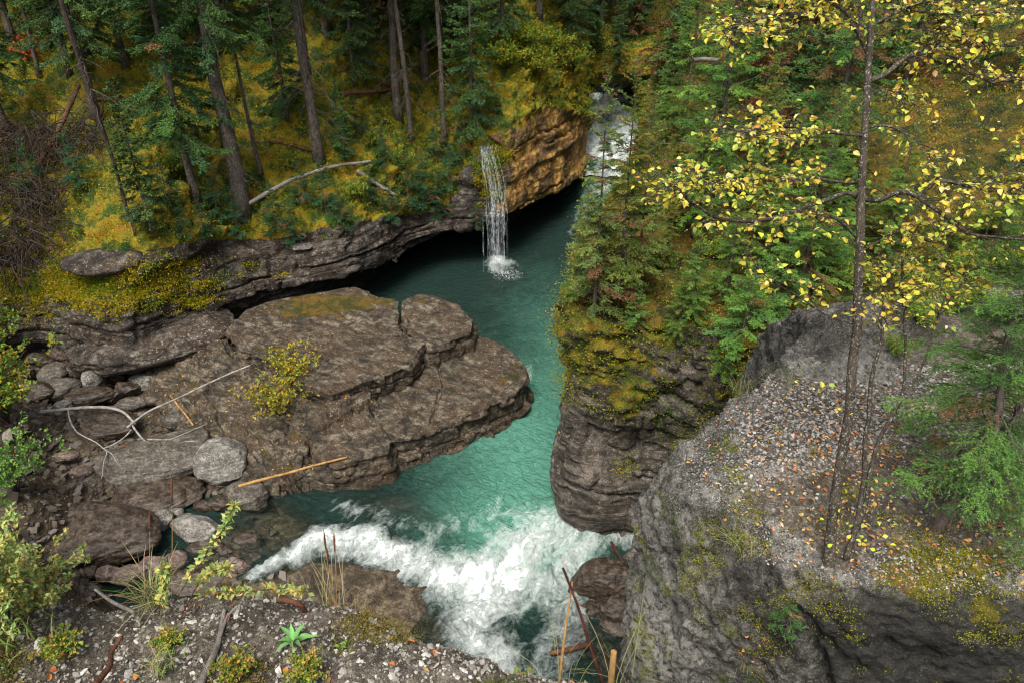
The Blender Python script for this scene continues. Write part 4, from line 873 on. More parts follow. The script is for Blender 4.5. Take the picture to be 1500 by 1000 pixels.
ORD = ["first", "second", "third", "fourth", "fifth", "sixth", "seventh", "eighth", "ninth", "tenth", "eleventh", "twelfth", "thirteenth", "fourteenth", "fifteenth", "sixteenth", "seventeenth",
       "eighteenth", "nineteenth", "twentieth", "twenty-first", "twenty-second", "twenty-third", "twenty-fourth", "twenty-fifth", "twenty-sixth", "twenty-seventh", "twenty-eighth", "twenty-ninth", "thirtieth",
       "thirty-first", "thirty-second", "thirty-third", "thirty-fourth", "thirty-fifth", "thirty-sixth", "thirty-seventh", "thirty-eighth", "thirty-ninth", "fortieth"]

# ---------------------------------------------------------------- spruces of the left bank
DG = ((0.056, 0.104, 0.026), (0.072, 0.130, 0.030), (0.042, 0.080, 0.023), (0.055, 0.108, 0.042))
YG = ((0.045, 0.105, 0.028), (0.06, 0.13, 0.03), (0.035, 0.085, 0.03), (0.08, 0.13, 0.03))
bigA = spruce_mesh(11, 17, 2.3, 5.4, 'far', 8, 0.5, DG, rt=0.25); bigA['dead_branches'] = dead_branches_mesh(1, 1.2, 6.5, 46, 1.1)
bigB = spruce_mesh(12, 15, 1.9, 5.0, 'far', 8, 0.5, DG, rt=0.17); bigB['dead_branches'] = dead_branches_mesh(2, 1.0, 6.0, 50, 1.2)
poleC = spruce_mesh(13, 14, 1.5, 6.4, 'far', 7, 0.45, DG, rt=0.12); poleC['dead_branches'] = dead_branches_mesh(3, 1.5, 7, 34, 0.9)
lowD = spruce_mesh(14, 9.5, 1.6, 2.1, 'far', 12, 0.5, DG, rt=0.13, dens=1.1)
lowE = spruce_mesh(15, 7.5, 1.35, 0.7, 'far', 12, 0.45, DG, rt=0.10)
youngF = spruce_mesh(16, 3.4, 0.62, 0.35, 'far', 20, 0.3, DG, rt=0.04, dens=1.3)
youngG = spruce_mesh(17, 1.6, 0.55, 0.1, 'mid', 26, 0.2, ((0.04, 0.10, 0.035), (0.03, 0.08, 0.035)), rt=0.02)
bgs = [spruce_mesh(30 + k, 13 + k, 2.3, 0.8 + 0.6 * k, 'bg', 9, 0.45, DG, rt=0.16, sub=1) for k in range(3)]
big_list = [
    ("spruce_tree", bigA, (357, 316), 1.0, 0.3, "tall spruce with the thickest bare grey trunk standing at the rim above the fallen pole", (0, 0)),
    ("spruce_tree", bigB, (469, 236), 1.05, 1.3, "tall bare-trunked spruce just right of the thick trunk, its foot in yellow moss", (0, 0)),
    ("spruce_tree", poleC, (452, 118), 1.1, 2.3, "slim spruce trunk standing close behind the bare-trunked one, higher up the slope", (0, 0)),
    ("spruce_tree", bigB, (586, 178), .98, 3.1, "straight grey-trunked spruce beside a thinner leaning one in the middle of the slope", (0, 0)),
    ("spruce_tree", poleC, (602, 208), .95, 4.0, "thin pale spruce stem leaning right beside the straight grey trunk", (0, 0.065)),
    ("spruce_tree", poleC, (651, 212), 1.0, 5.0, "dark slim spruce trunk above the waterfall with green boughs to its right", (0, 0.02)),
    ("spruce_tree", lowD, (290, 292), 1.0, 0.7, "full blue-green spruce with hanging boughs left of the thickest trunk", (0, 0)),
    ("spruce_tree", lowE, (692, 205), 1.0, 1.9, "narrow green spruce with layered boughs left of the orange mound", (0, 0)),
    ("spruce_tree", lowD, (140, 170), 1.05, 2.9, "dark spruce over the tangle of brown dead twigs", (0, 0)),
    ("spruce_tree", youngF, (222, 330), 1.15, 3.7, "narrow young spruce beside the leaning broken snag", (0, 0)),
    ("spruce_tree", poleC, (384, 255), .62, 0.9, "thin spruce pole with a round burl between the two bare trunks", (0, -0.03)),
    ("spruce_tree", poleC, (100, 108), .9, 2.6, "leaning grey trunk behind the red-leaved bush", (0, -0.06)),
    ("spruce_tree", poleC, (56, 108), .6, 4.6, "slender grey pole rising through the red-leaved bush", (0, -0.08)),
    ("spruce_tree", lowE, (420, 175), .8, 0.2, "mid-sized spruce with grey-green boughs behind the bare trunks", (0, 0)),
    ("spruce_tree", lowE, (520, 120), .95, 2.2, "dark bushy spruce on the upper slope between the trunk groups", (0, 0)),
    ("spruce_tree", youngF, (505, 235), .8, 5.2, "small dark spruce in yellow moss above the fallen pole's tip", (0, 0)),
    ("spruce_tree", lowD, (10, 190), .9, 1.2, "spruce at the forest's left edge above the brown dead brush", (0, 0)),
    ("spruce_tree", lowE, (735, 70), 1.0, 0.5, "green spruce behind the orange shrub mound", (0, 0)),
    ("spruce_tree", lowE, (845, 70), .95, 1.5, "drooping spruce beside the head of the white cascade", (0, 0)),
]
for nm, parts, (u, v), s, rz, lab, tilt in big_list:
    b = on(left_grid, u, v, 14)
    if b is None: b = slope_pt(u, v, 24, 4, 0.5)
    place_tree(nm, parts, b, lab, "spruce tree", "spruces on the mossy left bank", rz, s, tilt)
sap = [(322, 322, 1.0, "bushy spruce sapling left of the thickest trunk's foot"), (405, 338, .9, "low spruce sapling right of the thickest trunk on the rock rim"), (478, 318, 1.0, "spruce sapling in front of the fallen pole over the grey ledge"),
       (545, 310, 0.9, "spruce sapling on the rim under the short fallen branch"), (600, 306, 1.15, "bushy bright sapling hanging over the cave's left end"), (640, 318, 1.0, "ragged sapling drooping over the dark cave"),
       (675, 250, 1.1, "spruce sapling with dead twigs left of the waterfall lip"), (565, 245, 0.8, "small sapling between the leaning stem and the rim"), (445, 300, .8, "sapling under the bare-trunked spruce"),
       (300, 345, .6, "tiny spruce sapling on the mossy ledge edge"), (250, 310, .8, "small spruce in moss right of the broken snag"), (120, 270, .9, "small dark spruce in the dead brush"), (60, 300, 1.1, "bright green low spruce bough at the left of the brush"),
       (700, 335, .55, "little light-green spruce hanging beside the waterfall")]
for i, (u, v, s, lab) in enumerate(sap):
    b = on(left_grid, u, v, 12)
    if b is not None: place_tree("spruce_sapling", youngG, b, lab, "sapling", "spruce saplings on the left bank", i * 1.7, s * 1.15)
for i, (u, v, s, lab) in enumerate([(185, 95, .9, "dark spruce behind the snag's top"), (240, 60, 1.0, "dark spruce behind the blue-green spruce"), (330, 70, .95, "dark spruce just right of the thickest trunk, far behind it"), (400, 60, .9, "dark spruce behind the bare trunks' tops"),
        (480, 55, 1.0, "shadowy spruce in the dark gap of the forest"), (545, 60, .9, "shadowy spruce left of the straight grey trunk"), (620, 70, 1.0, "dark spruce behind the leaning pale stem"), (675, 60, .9, "dark spruce behind the narrow layered one"), (20, 60, 1.0, "dark spruce in the upper left corner"),
        (90, 45, 1.0, "dark spruce behind the red-leaved bush"), (790, 25, 1.0, "dark spruce behind the shrub mound's top"), (860, 30, 1.0, "dark spruce over the cascade's head")]):
    b = on(left_grid, u, v, 16)
    if b is not None: place_tree("spruce_tree", (lowD, lowE)[i % 2], b, lab, "spruce tree", "spruces on the mossy left bank", i * 1.3, s)
for i, (u, v, s, lab) in enumerate([(350, 345, .9, "spruce sapling overhanging the grey rim below the thickest trunk"), (430, 352, .8, "sapling hanging over the rim's reddish soil"), (500, 335, .8, "low sapling on the rim left of the short branch"), (575, 325, 1.0, "dark sapling drooping over the rim above the cave"),
        (620, 300, 1.2, "dense sapling above the cave's dark mouth"), (660, 295, 1.2, "tallest sapling left of the waterfall"), (275, 350, .6, "tiny sapling beside the long ledge rock"), (520, 200, .8, "dark sapling in the yellow moss"), (640, 235, 1.0, "green sapling at the slim dark trunk's foot")]):
    b = on(left_grid, u, v, 12)
    if b is not None: place_tree("spruce_sapling", youngG, b, lab, "sapling", "spruce saplings on the left bank", i * 2.1, s * 1.1)
# far forest
r = np.random.default_rng(77); far = []
for i in range(40):
    Y = 31 + 20 * r.random(); x = -26 + 62 * (i + r.random()) / 40
    far.append((x / Y, x, Y))
far.sort()
lk = 0
for i, (_, x, Y) in enumerate(far):
    if -0.5 < x - 4 - (Y - 34) * 0.05 < 4 and Y < 44: Y += 12
    gl = left_grid.reshape(-1, 3); gr_ = right_grid.reshape(-1, 3); gg = gl if x < 5.5 else gr_
    j = ((gg[:, 0] - x) ** 2 + (gg[:, 1] - Y) ** 2).argmin()
    pu, pv, _d = proj(np.array([x, Y, gg[j, 2] + 6]))
    if pu < -150 or pu > 1650: continue
    place_tree("far_spruce", bgs[i % 3], (x, Y, gg[j, 2] - .1), "dark spruce at the top edge of the forest, %s from the left there" % ORD[lk], "spruce tree", "dark spruces at the back of the forest", r.random() * 6, 0.85 + 0.35 * r.random()); lk += 1

# ---------------------------------------------------------------- right bank conifers
trioA = spruce_mesh(51, 4.9, 0.80, 0.25, 'mid', 20, 0.15, ((0.135, 0.194, 0.035), (0.102, 0.168, 0.035), (0.202, 0.202, 0.035)), rt=0.04, brown=0.08, dens=1.3)
trioB = spruce_mesh(52, 4.6, 0.68, 0.3, 'mid', 18, 0.12, ((0.113, 0.168, 0.048), (0.158, 0.202, 0.048)), rt=0.04, brown=0.15, dens=1.2)
firH = spruce_mesh(53, 5.2, 1.35, 0.4, 'mid', 17, 0.15, ((0.113, 0.202, 0.038), (0.090, 0.168, 0.035), (0.158, 0.252, 0.042)), rt=0.06, brown=0.05)
firI = spruce_mesh(54, 6.5, 1.6, 0.5, 'mid', 15, 0.35, ((0.078, 0.160, 0.042), (0.067, 0.134, 0.042), (0.090, 0.185, 0.042)), rt=0.08, brown=0.10)
firJ = spruce_mesh(55, 7.5, 1.8, 0.6, 'far', 13, 0.4, ((0.067, 0.125, 0.042), (0.078, 0.143, 0.035)), rt=0.1, brown=0.22, browncol=(0.13, 0.06, 0.025))
boughK = spruce_mesh(56, 2.2, 1.0, 0.1, 'mid', 24, 0.1, ((0.113, 0.218, 0.042), (0.135, 0.252, 0.042), (0.090, 0.185, 0.048)), rt=0.03, brown=0.08, sub=1)
rl = [
    (trioB, (870, 462), 1.0, 0.2, "thin-topped young spruce nearest the river on the outcrop, left one of the trio", (0, 0)),
    (trioA, (905, 455), 1.0, 1.2, "tallest young spruce in the trio on the outcrop, in front of the cascade", (0, 0)),
    (trioB, (932, 440), 0.9, 2.4, "right one of the three young spruces on the outcrop", (0, 0)),
    (trioA, (842, 440), .42, 3.6, "low russet spruce overhanging the river at the outcrop's corner", (0, 0)),
    (firH, (1040, 300), 1.0, 0.5, "feathery bright green spruce right of the white cascade", (0, 0)),
    (firJ, (985, 120), .9, 2.5, "spruce beside the pink rocks behind the cascade", (0, 0)),
    (firI, (1060, 140), 1.0, 1.5, "broad green spruce at the top, in front of the pink rocks", (0, 0)),
    (firJ, (1130, 215), 1.0, 3.5, "brown-tinged dark spruce behind the upper left birch leaves", (0, 0)),
    (firI, (1205, 260), .95, 4.5, "rich green spruce with drooping boughs just left of the birch trunk", (0, 0)),
    (firJ, (1170, 130), 1.1, 5.0, "dark spruce high behind the birch crown's left side", (0, 0)),
    (firJ, (1330, 110), 1.0, 0.4, "dark spruce high behind the birch, right of its trunk", (0, 0)),
    (firI, (1490, 120), 1.0, 1.9, "dark green spruce at the meadow's upper right corner", (0, 0)),
    (firH, (1165, 445), .75, 2.9, "yellow-green spruce with a reddish trunk before the grey boulder's back", (0, 0)),
    (firH, (1090, 400), .55, 4.2, "low bright spruce above the dark crevice", (0, 0)),
    (boughK, (1085, 505), .75, 1.1, "spruce boughs leaning out over the dark crevice", (0, 0)),
    (boughK, (1130, 470), .9, 2.3, "light green spruce bush touching the grey boulder's far edge", (0, 0)),
    (boughK, (1060, 545), .5, 3.3, "tiny spruce rooted in the crevice below the boughs", (0, 0)),
    (boughK, (1215, 400), .7, 5.1, "small green spruce behind the birch's trunk", (0, 0)),
    (boughK, (932, 478), .36, 0.7, "lone bright green sapling on the mossy outcrop shelf", (0, 0)),
    (firH, (960, 215), .5, 4.2, "small spruce at the cascade's right edge", (0, 0)),
    (firJ, (920, 90), .8, 1.2, "blue-green pointed spruce above the cascade", (0, 0)),
]
for parts, (u, v), s, rz, lab, tilt in rl:
    b = on(right_grid, u, v, 12)
    if b is None:
        b = P(u, v, 6.0); print("no ground", u, v)
    place_tree("spruce_tree", parts, b, lab, "spruce tree", "conifers on the right bank", rz, s, tilt)

more = [(985, 300, .5, "young green spruce left of the feathery one"), (1015, 345, .55, "young spruce in front of the feathery one"), (1100, 330, .6, "bright young spruce under the lower birch twigs"), (1135, 390, .6, "bright spruce behind the crevice boughs"),
        (1180, 350, .6, "green young spruce seen through the birch branch fork"), (1060, 440, .4, "small spruce on the broken rocks above the crevice"), (975, 390, .35, "tiny spruce on the steep rock behind the trio"), (1010, 470, .35, "little spruce at the outcrop's right edge"),
        (1230, 330, .5, "young spruce hidden behind the birch trunk"), (1290, 370, .5, "green spruce tip just right of the birch trunk"), (960, 160, .8, "green spruce on the bank right of the cascade's head"), (1000, 200, .8, "spruce between the cascade and the feathery spruce"),
        (1110, 285, .7, "bright spruce below the broad one"), (1445, 385, .45, "young green spruce behind the boulder near the right edge"), (1380, 395, .4, "small green spruce between the low bushes"), (1120, 150, .9, "green spruce in the row behind the upper birch leaves"),
        (855, 425, .3, "little spruce leaning over the river at the outcrop edge"), (990, 500, .3, "tiny spruce where the moss meets bare rock")]
for i, (u, v, s, lab) in enumerate(more):
    b = on(right_grid, u, v, 12)
    if b is not None: place_tree("spruce_tree", firH if i % 2 else trioA, b, lab, "spruce tree", "conifers on the right bank", i * 1.1, s)
# ---------------------------------------------------------------- near spruces on the boulder, right edge
nearL = spruce_mesh(61, 2.1, 0.66, 0.42, 'near', 34, 0.15, ((0.085, 0.180, 0.037), (0.070, 0.144, 0.037), (0.109, 0.216, 0.042)), rt=0.035, brown=0.03, lean=(0.10, 0.1), bent=0.15, dens=0.8)
nearM = spruce_mesh(62, 2.6, 0.75, 0.45, 'near', 32, 0.15, ((0.062, 0.126, 0.037), (0.070, 0.144, 0.037)), rt=0.035, brown=0.05, lean=(-0.02, 0.1), bent=0.1, dens=0.8)
nearL['dead_branches'] = dead_branches_mesh(9, 0.15, 0.8, 22, 0.35, sub=4, th=0.004, lean=(.10, .1))
nearM['dead_branches'] = dead_branches_mesh(10, 0.15, 0.9, 30, 0.4, sub=4, th=0.004, lean=(-.02, .1))
place_tree("spruce_tree", nearL, on(near_grid, 1366, 775), "little spruce with crooked dark trunk and bright boughs, right of the birch", "spruce tree", "young spruces on the grey boulder", 0, 1.22)
place_tree("spruce_tree", nearM, on(near_grid, 1438, 745), "darker little spruce at the picture's right edge behind the bright one", "spruce tree", "young spruces on the grey boulder", 0)
nearN = spruce_mesh(63, 1.5, 0.55, 0.15, 'near', 26, 0.1, ((0.078, 0.156, 0.042), (0.093, 0.180, 0.042)), rt=0.03, dens=0.7)
place_tree("spruce_tree", nearN, on(near_grid, 1500, 640), "spruce boughs reaching in from the right edge above the gravel", "spruce tree", "young spruces on the grey boulder", 1.0, 1.25)
twig = spruce_mesh(64, 0.22, 0.16, 0.02, 'near', 120, 0.1, ((0.05, 0.14, 0.03), (0.06, 0.15, 0.035)), rt=0.004, dens=1, browncol=(.3, .15, .05), brown=.1)
place_tree("spruce_seedling", twig, on(near_grid, 1150, 915) + [0, -.02, 0], "tiny spruce seedling in the crease on the boulder's front face", "seedling")

# ---------------------------------------------------------------- bushes
def bush_parts(seed, H, Rb, nst, nl, L, W, pal, w=None, stemr=0.004, up=0.5, clump=5, mat='leaf', stemmat='twig', arch=0.3):
    r = np.random.default_rng(seed); pa = []; ra = []; pos = []; dr = []
    for i in range(nst):
        az = r.random() * 6.283; l = H * (0.55 + 0.5 * r.random()); out = Rb * r.random() ** 0.6
        s = np.linspace(0, 1, 7)[:, None]; d = np.array([math.cos(az), math.sin(az), 0])
        p = d * (out * s ** 1.4) + np.array([0, 0, 1]) * l * (s - arch * s ** 2 * out / Rb) + 0.04 * H * r.normal(size=(7, 3)) * s
        pa.append(p); ra.append(np.linspace(stemr, stemr * 0.3, 7))
        tips = [p]
        for j in range(3):
            k = r.integers(2, 6); dd = unit(np.array([r.normal(), r.normal(), 0.5 + 0.5 * r.random()])); q = p[k] + dd * np.linspace(0, 1, 4)[:, None] * l * 0.3; pa.append(q); ra.append(np.linspace(stemr * .5, stemr * .25, 4)); tips.append(q)
        for q in tips:
            n = nl // 4; t = 0.25 + 0.75 * r.random(n); a = t * (len(q) - 1); ii = np.minimum(a.astype(int), len(q) - 2); fr = (a - ii)[:, None]
            pos.append(q[ii] * (1 - fr) + q[ii + 1] * fr + 0.3 * L * r.normal(size=(n, 3))); x = unit(q[-1] - q[0]); dr.append(unit(x + 0.9 * r.normal(size=(n, 3)) + [0, 0, .15]))
    pos = np.concatenate(pos); dr = np.concatenate(dr); n = len(pos)
    V, Fc = leaves4(pos, dr, rand_dirs(r, n, 1.6), L * (0.6 + 0.7 * r.random(n)), W * (0.7 + 0.5 * r.random(n)))
    col = np.repeat(pick(r, n, pal, 0.2, w), 4, 0); v, f = tubes(pa, ra, 3)
    return dict(foliage=new_mesh("foliage", V, Fc, M[mat], col=col, smooth=False), stems=new_mesh("stems", v, f, M[stemmat]))
def put_bush(name, parts, loc, lab, cat="bush", group=None, rz=0, s=1.0):
    return place_tree(name, parts, loc, lab, cat, group, rz, s)
GY = ((0.35, 0.30, 0.03), (0.22, 0.30, 0.04), (0.45, 0.32, 0.03), (0.12, 0.22, 0.04))
yb = bush_parts(1, 1.0, 0.85, 30, 46, 0.06, 0.045, GY, (.35, .2, .3, .15))
put_bush("yellow_bush", yb, on(slab_grid, 410, 610), "yellow-leaved bush growing on the sloping brown rock shelf", "bush", None, 0, 1.35)
put_bush("yellow_bush", yb, on(slab_grid, 432, 560), "upper half of the yellow foliage on the rock shelf, behind the lower bush", "bush", None, 2, 1.15)
put_bush("yellow_bush", bush_parts(8, .4, .5, 16, 30, .05, .035, GY, (.35, .2, .3, .15)), on(slab_grid, 372, 545), "small yellow sprig where the white pole meets the rock shelf", "bush", None, 1, 0.8)
lb = bush_parts(2, 1.5, 1.0, 34, 90, 0.06, 0.045, ((0.10, 0.24, 0.04), (0.18, 0.32, 0.05), (0.42, 0.32, 0.03), (0.5, 0.34, 0.03)), (.35, .3, .2, .15), 0.008)
put_bush("leafy_bush", lb, (on(bed_grid, 15, 620, 25)), "green and yellow leafy bush at the left edge above the boulders", "bush", None, 0, 1.7)
put_bush("leafy_bush", lb, (on(bed_grid, -10, 545, 25)), "yellow-leaved bush at the left edge beside the mossy ledge", "bush", None, 2, 1.7)
gb = bush_parts(3, 1.1, 0.9, 26, 80, 0.05, 0.032, ((0.09, 0.20, 0.04), (0.14, 0.26, 0.05), (0.2, 0.28, 0.05)), None, 0.006)
put_bush("leafy_bush", gb, (on(bed_grid, 30, 720, 25)), "low green bush over the left end of the white branch", "bush", None, 0, 1.5)
put_bush("leafy_bush", gb, (on(bed_grid, -20, 800, 25)), "dark green bush below the white branch at the left edge", "bush", None, 3, 1.2)
red = bush_parts(4, 1.0, 0.9, 16, 34, 0.10, 0.08, ((0.45, 0.04, 0.02), (0.55, 0.07, 0.02), (0.35, 0.03, 0.02)))
put_bush("red_bush", red, on(left_grid, 45, 95), "small red-leaved bush in the upper left forest", "bush")
ob = bush_parts(5, 1.0, 1.15, 60, 80, 0.075, 0.05, ((0.14, 0.22, 0.02), (0.30, 0.19, 0.02), (0.10, 0.18, 0.02), (0.26, 0.25, 0.02), (0.12, 0.2, 0.02)))
for u, v, s, lab in [(742, 105, 1.1, "orange and green shrub on the mound, left part nearest the narrow spruce"), (785, 112, 1.2, "orange-green shrub overhanging the golden rock's top"), (826, 105, 1.2, "orange-green shrub at the cascade side of the mound"),
                     (760, 75, 1.2, "green shrub on top of the mound under the forest"), (808, 78, 1.1, "yellow-green shrub on the mound's crown towards the cascade")]:
    b = on(left_grid, u, v, 14)
    if b is not None: put_bush("shrub", ob, b, lab, "shrub", "orange shrubs on the mound", u * .1, s)
sh = bush_parts(6, 0.9, 0.8, 26, 50, 0.08, 0.05, ((0.12, 0.22, 0.03), (0.2, 0.26, 0.03), (0.08, 0.16, 0.03), (0.35, 0.30, 0.03)))
for i, (u, v, s, lab) in enumerate([(590, 250, 1.0, "yellow-green leafy shrub below the leaning stem"), (520, 290, .8, "leafy shrub just above the fallen pole"), (130, 110, 1.0, "bright green shrub near the red-leaved bush"), (425, 250, .8, "green shrub under the bare trunks"),
                                    (640, 270, .9, "green shrub on the slope left of the waterfall"), (250, 255, .8, "low green shrub under the blue-green spruce"), (550, 215, .8, "yellow-green shrub left of the leaning stem's foot"), (880, 60, 1.2, "yellow-leaved shrub high above the cascade")]):
    b = on(left_grid, u, v, 12)
    if b is not None: put_bush("shrub", sh, b, lab, "shrub", "leafy shrubs on the left bank", i, s)
jb = bush_parts(7, 0.55, 0.7, 46, 90, 0.035, 0.018, ((0.16, 0.28, 0.04), (0.24, 0.34, 0.05), (0.10, 0.20, 0.04), (0.3, 0.34, 0.05)), None, 0.004)
for i, (u, v, s, lab) in enumerate([(1330, 420, 1.0, "yellow-green low bush behind the boulder, right of the birch trunk"), (1410, 405, 1.1, "yellow-green low bush under the dark horizontal birch branch"), (1480, 400, 1.0, "yellow-green bush at the right edge behind the boulder"),
                                    (1240, 420, .9, "green low bush behind the birch trunk"), (1450, 340, 1.1, "low bush at the foot of the mossy meadow")]):
    b = on(right_grid, u, v, 16); b2 = on(near_grid, u, v, 16)
    c = [q for q in (b, b2) if q is not None]
    if c: put_bush("low_bush", jb, min(c, key=lambda q: q[1]), lab, "bush", "yellow-green bushes behind the boulder", i * 2, s)
for i, (u, v, s, lab) in enumerate([(990, 330, .7, "leafy shrub on the slope below the feathery spruce"), (1010, 440, .55, "green shrub among the broken grey rocks"), (960, 395, .6, "brown-green shrub behind the trio of spruces"), (1040, 380, .6, "yellow shrub in front of the feathery spruce"), (945, 110, 1.1, "russet shrub beside the pink rocks"), (905, 115, 1.0, "yellow-green shrub over the cascade's head")]):
    b = on(right_grid, u, v, 14)
    if b is not None: put_bush("shrub", sh, b, lab, "shrub", "leafy shrubs on the right bank", i, s)

# ---------------------------------------------------------------- ground cover (uncountable)
def scatter(grid, n, r, mask=None, urange=(-60, 1560), vrange=(-60, 1060)):
    q = grid.reshape(-1, 3); uu, vv, dd = proj(grid); m = (uu > urange[0]) & (uu < urange[1]) & (vv > vrange[0]) & (vv < vrange[1]) & (dd > 0)
    if mask is not None: m &= np.asarray(mask).reshape(m.shape)
    # area of each vertex's cell
    a = np.zeros(grid.shape[:2]); e1 = grid[1:, :-1] - grid[:-1, :-1]; e2 = grid[:-1, 1:] - grid[:-1, :-1]; a[:-1, :-1] = np.linalg.norm(np.cross(e1, e2), axis=-1)
    w = (a * m).ravel(); i = r.choice(len(w), n, p=w / w.sum()); nrm = gnormals(grid).reshape(-1, 3)[i]; nrm[nrm[:, 2] < 0] *= -1
    j = np.minimum(i + 1, len(w) - 1); k = np.minimum(i + grid.shape[1], len(w) - 1); f1, f2 = r.random((2, n, 1))
    p = q[i] + (q[j] - q[i]) * f1 * (np.linalg.norm(q[j] - q[i], axis=1, keepdims=True) < 0.5) + (q[k] - q[i]) * f2 * (np.linalg.norm(q[k] - q[i], axis=1, keepdims=True) < 0.5)
    return p, nrm, i
def cover(name, grid, ncl, per, L, W, hmax, pal, palw, seed, mask, label, freq=0.5, spread=0.2, **kw):
    r = np.random.default_rng(seed); p, nrm, _ = scatter(grid, ncl, r, mask, **kw)
    k = np.repeat(np.arange(ncl), per); n = len(k)
    zone = fbm(p * freq, 3, seed); hm = hmax * (0.3 + r.random(ncl)) * (0.6 + 0.8 * sm(zone + .5))
    pos = p[k] + r.normal(size=(n, 3)) * [spread, spread, 0.0] * hm[k, None] / hmax + nrm[k] * (hm[k] * r.random(n) ** 0.7)[:, None]
    pal = np.array(pal, float); # colour drifts over the ground in patches
    t = np.clip((zone * 1.6 + 0.5) + 0.18 * r.normal(size=ncl), 0, 0.999) * (len(pal) - 1); i0 = t.astype(int); fr = (t - i0)[:, None]
    cc = pal[i0] * (1 - fr) + pal[np.minimum(i0 + 1, len(pal) - 1)] * fr
    col = cc[k] * (0.8 + 0.4 * r.random((n, 1))) * (1 + 0.1 * r.normal(size=(n, 3)))
    V, Fc = leaves4(pos, rand_dirs(r, n, 0.35), rand_dirs(r, n, 1.0), L * (0.5 + r.random(n)), W * (0.5 + r.random(n)))
    add(name, new_mesh(name, V, Fc, M['leaf'], col=np.repeat(np.clip(col, .004, .9), 4, 0), smooth=False), kind="stuff", label=label, category="ground cover")
MOSS = ((0.05, 0.12, 0.012), (0.12, 0.20, 0.012), (0.28, 0.27, 0.012), (0.40, 0.29, 0.012), (0.33, 0.17, 0.012), (0.15, 0.22, 0.015), (0.06, 0.13, 0.015), (0.10, 0.20, 0.02))
cover("undergrowth", left_grid, 11000, 12, 0.055, 0.036, 0.15, MOSS, None, 5, left_slope > 0.7, "low yellow, orange and green plants and moss on the left slope", 0.35, 0.2)
cover("undergrowth", right_grid, 12000, 12, 0.05, 0.026, 0.12, ((0.04, 0.08, 0.015), (0.10, 0.14, 0.02), (0.22, 0.17, 0.02), (0.30, 0.17, 0.03), (0.09, 0.13, 0.02)), None, 6,
      right_up > 0.35, "low moss, grass and small plants on the right bank", 0.6, 0.15)

cover("moss", right_grid, 20000, 9, 0.045, 0.026, 0.14, ((0.08, 0.14, 0.012), (0.20, 0.21, 0.012), (0.34, 0.26, 0.015), (0.18, 0.22, 0.015)), None, 8,
      wall_moss > 0.4, "thick green and yellow moss hanging on the outcrop's rock wall", 1.2, 0.12)
lm = (1 - left_slope) * np.clip(np.exp(-(((proj(left_grid)[0] - 150) / 170) ** 2 + ((proj(left_grid)[1] - 415) / 45) ** 2)) + np.exp(-(((proj(left_grid)[0] - 715) / 22) ** 2 + ((proj(left_grid)[1] - 235) / 60) ** 2)), 0, 1)
cover("moss", left_grid, 6000, 10, 0.05, 0.03, 0.12, ((0.10, 0.14, 0.01), (0.26, 0.22, 0.01), (0.34, 0.22, 0.01), (0.14, 0.17, 0.01)), None, 9, lm + 0.35 * fbm(left_grid * 1.1, 3, 91) + 0.5 * fbm(left_grid * 4, 3, 96) > 0.42, "golden-green moss cushions on the left rock ledges", 0.8, 0.12)

nu_, nv_, _x = proj(near_grid); nmm = 1.25 * fbm(near_grid * 4.0, 4, 93) + 0.12 * (nv_ > 620) + 0.95 * (np.exp(-(((nu_ - 1390) / 130) ** 2 + ((nv_ - 845) / 48) ** 2)) + .8 * np.exp(-(((nu_ - 1078) / 26) ** 2 + ((nv_ - 690) / 60) ** 2)) + .7 * np.exp(-(((nu_ - 1480) / 60) ** 2 + ((nv_ - 720) / 60) ** 2))
      + .6 * np.exp(-(((nu_ - 1440) / 50) ** 2 + ((nv_ - 915) / 40) ** 2)) + .5 * np.exp(-(((nu_ - 1030) / 40) ** 2 + ((nv_ - 800) / 50) ** 2)) + .5 * np.exp(-(((nu_ - 1200) / 50) ** 2 + ((nv_ - 850) / 22) ** 2)))
cover("moss", near_grid, 20000, 11, 0.010, 0.006, 0.020, ((0.08, 0.12, 0.012), (0.20, 0.22, 0.015), (0.34, 0.33, 0.02), (0.13, 0.13, 0.012)), None, 10, nmm > 0.46, "yellow-green moss cushions on the grey boulder", 2.5, 0.03, urange=(930, 1540), vrange=(540, 1030))

fu_, fv_, _x = proj(fore_grid)
cover("moss", fore_grid, 5000, 9, 0.007, 0.004, 0.009, ((0.06, 0.09, 0.012), (0.15, 0.17, 0.02), (0.10, 0.09, 0.02), (0.20, 0.17, 0.03)), None, 12, fbm(fore_grid * 5, 3, 95) > 0.12, "thin moss and tiny plants between the foreground pebbles", 4, 0.015, urange=(-60, 1200), vrange=(850, 1060))

cover("undergrowth", back_grid, 3000, 12, 0.09, 0.05, 0.25, ((0.05, 0.11, 0.02), (0.12, 0.18, 0.02), (0.25, 0.2, 0.02), (0.3, 0.15, 0.02)), None, 13, None, "plants on the hillside behind the cascade", .5, .2, vrange=(-80, 200))
for i, (u, v, s, lab) in enumerate([(835, 60, 1.0, "dark spruce on the hillside left above the cascade"), (880, 45, 1.1, "spruce standing in line with the cascade, above it"), (925, 55, 1.0, "spruce on the hillside right above the cascade"), (860, 95, .55, "short spruce close above the cascade's head"), (905, 100, .5, "short spruce right above the cascade's head")]):
    b = on(back_grid, u, v, 14)
    if b is not None: place_tree("spruce_tree", (lowE, lowD)[i % 2], b, lab, "spruce tree", "spruces behind the cascade", i * 1.9, s)
for i, (u, v, s, lab) in enumerate([(850, 118, 1.0, "green shrub at the cascade's head, left"), (893, 116, 1.0, "russet shrub at the cascade's head, right"), (870, 80, 1.2, "shrub on the hillside between the short spruces")]):
    b = on(back_grid, u, v, 14)
    if b is not None: put_bush("shrub", sh, b, lab, "shrub", "shrubs behind the cascade", i, s)
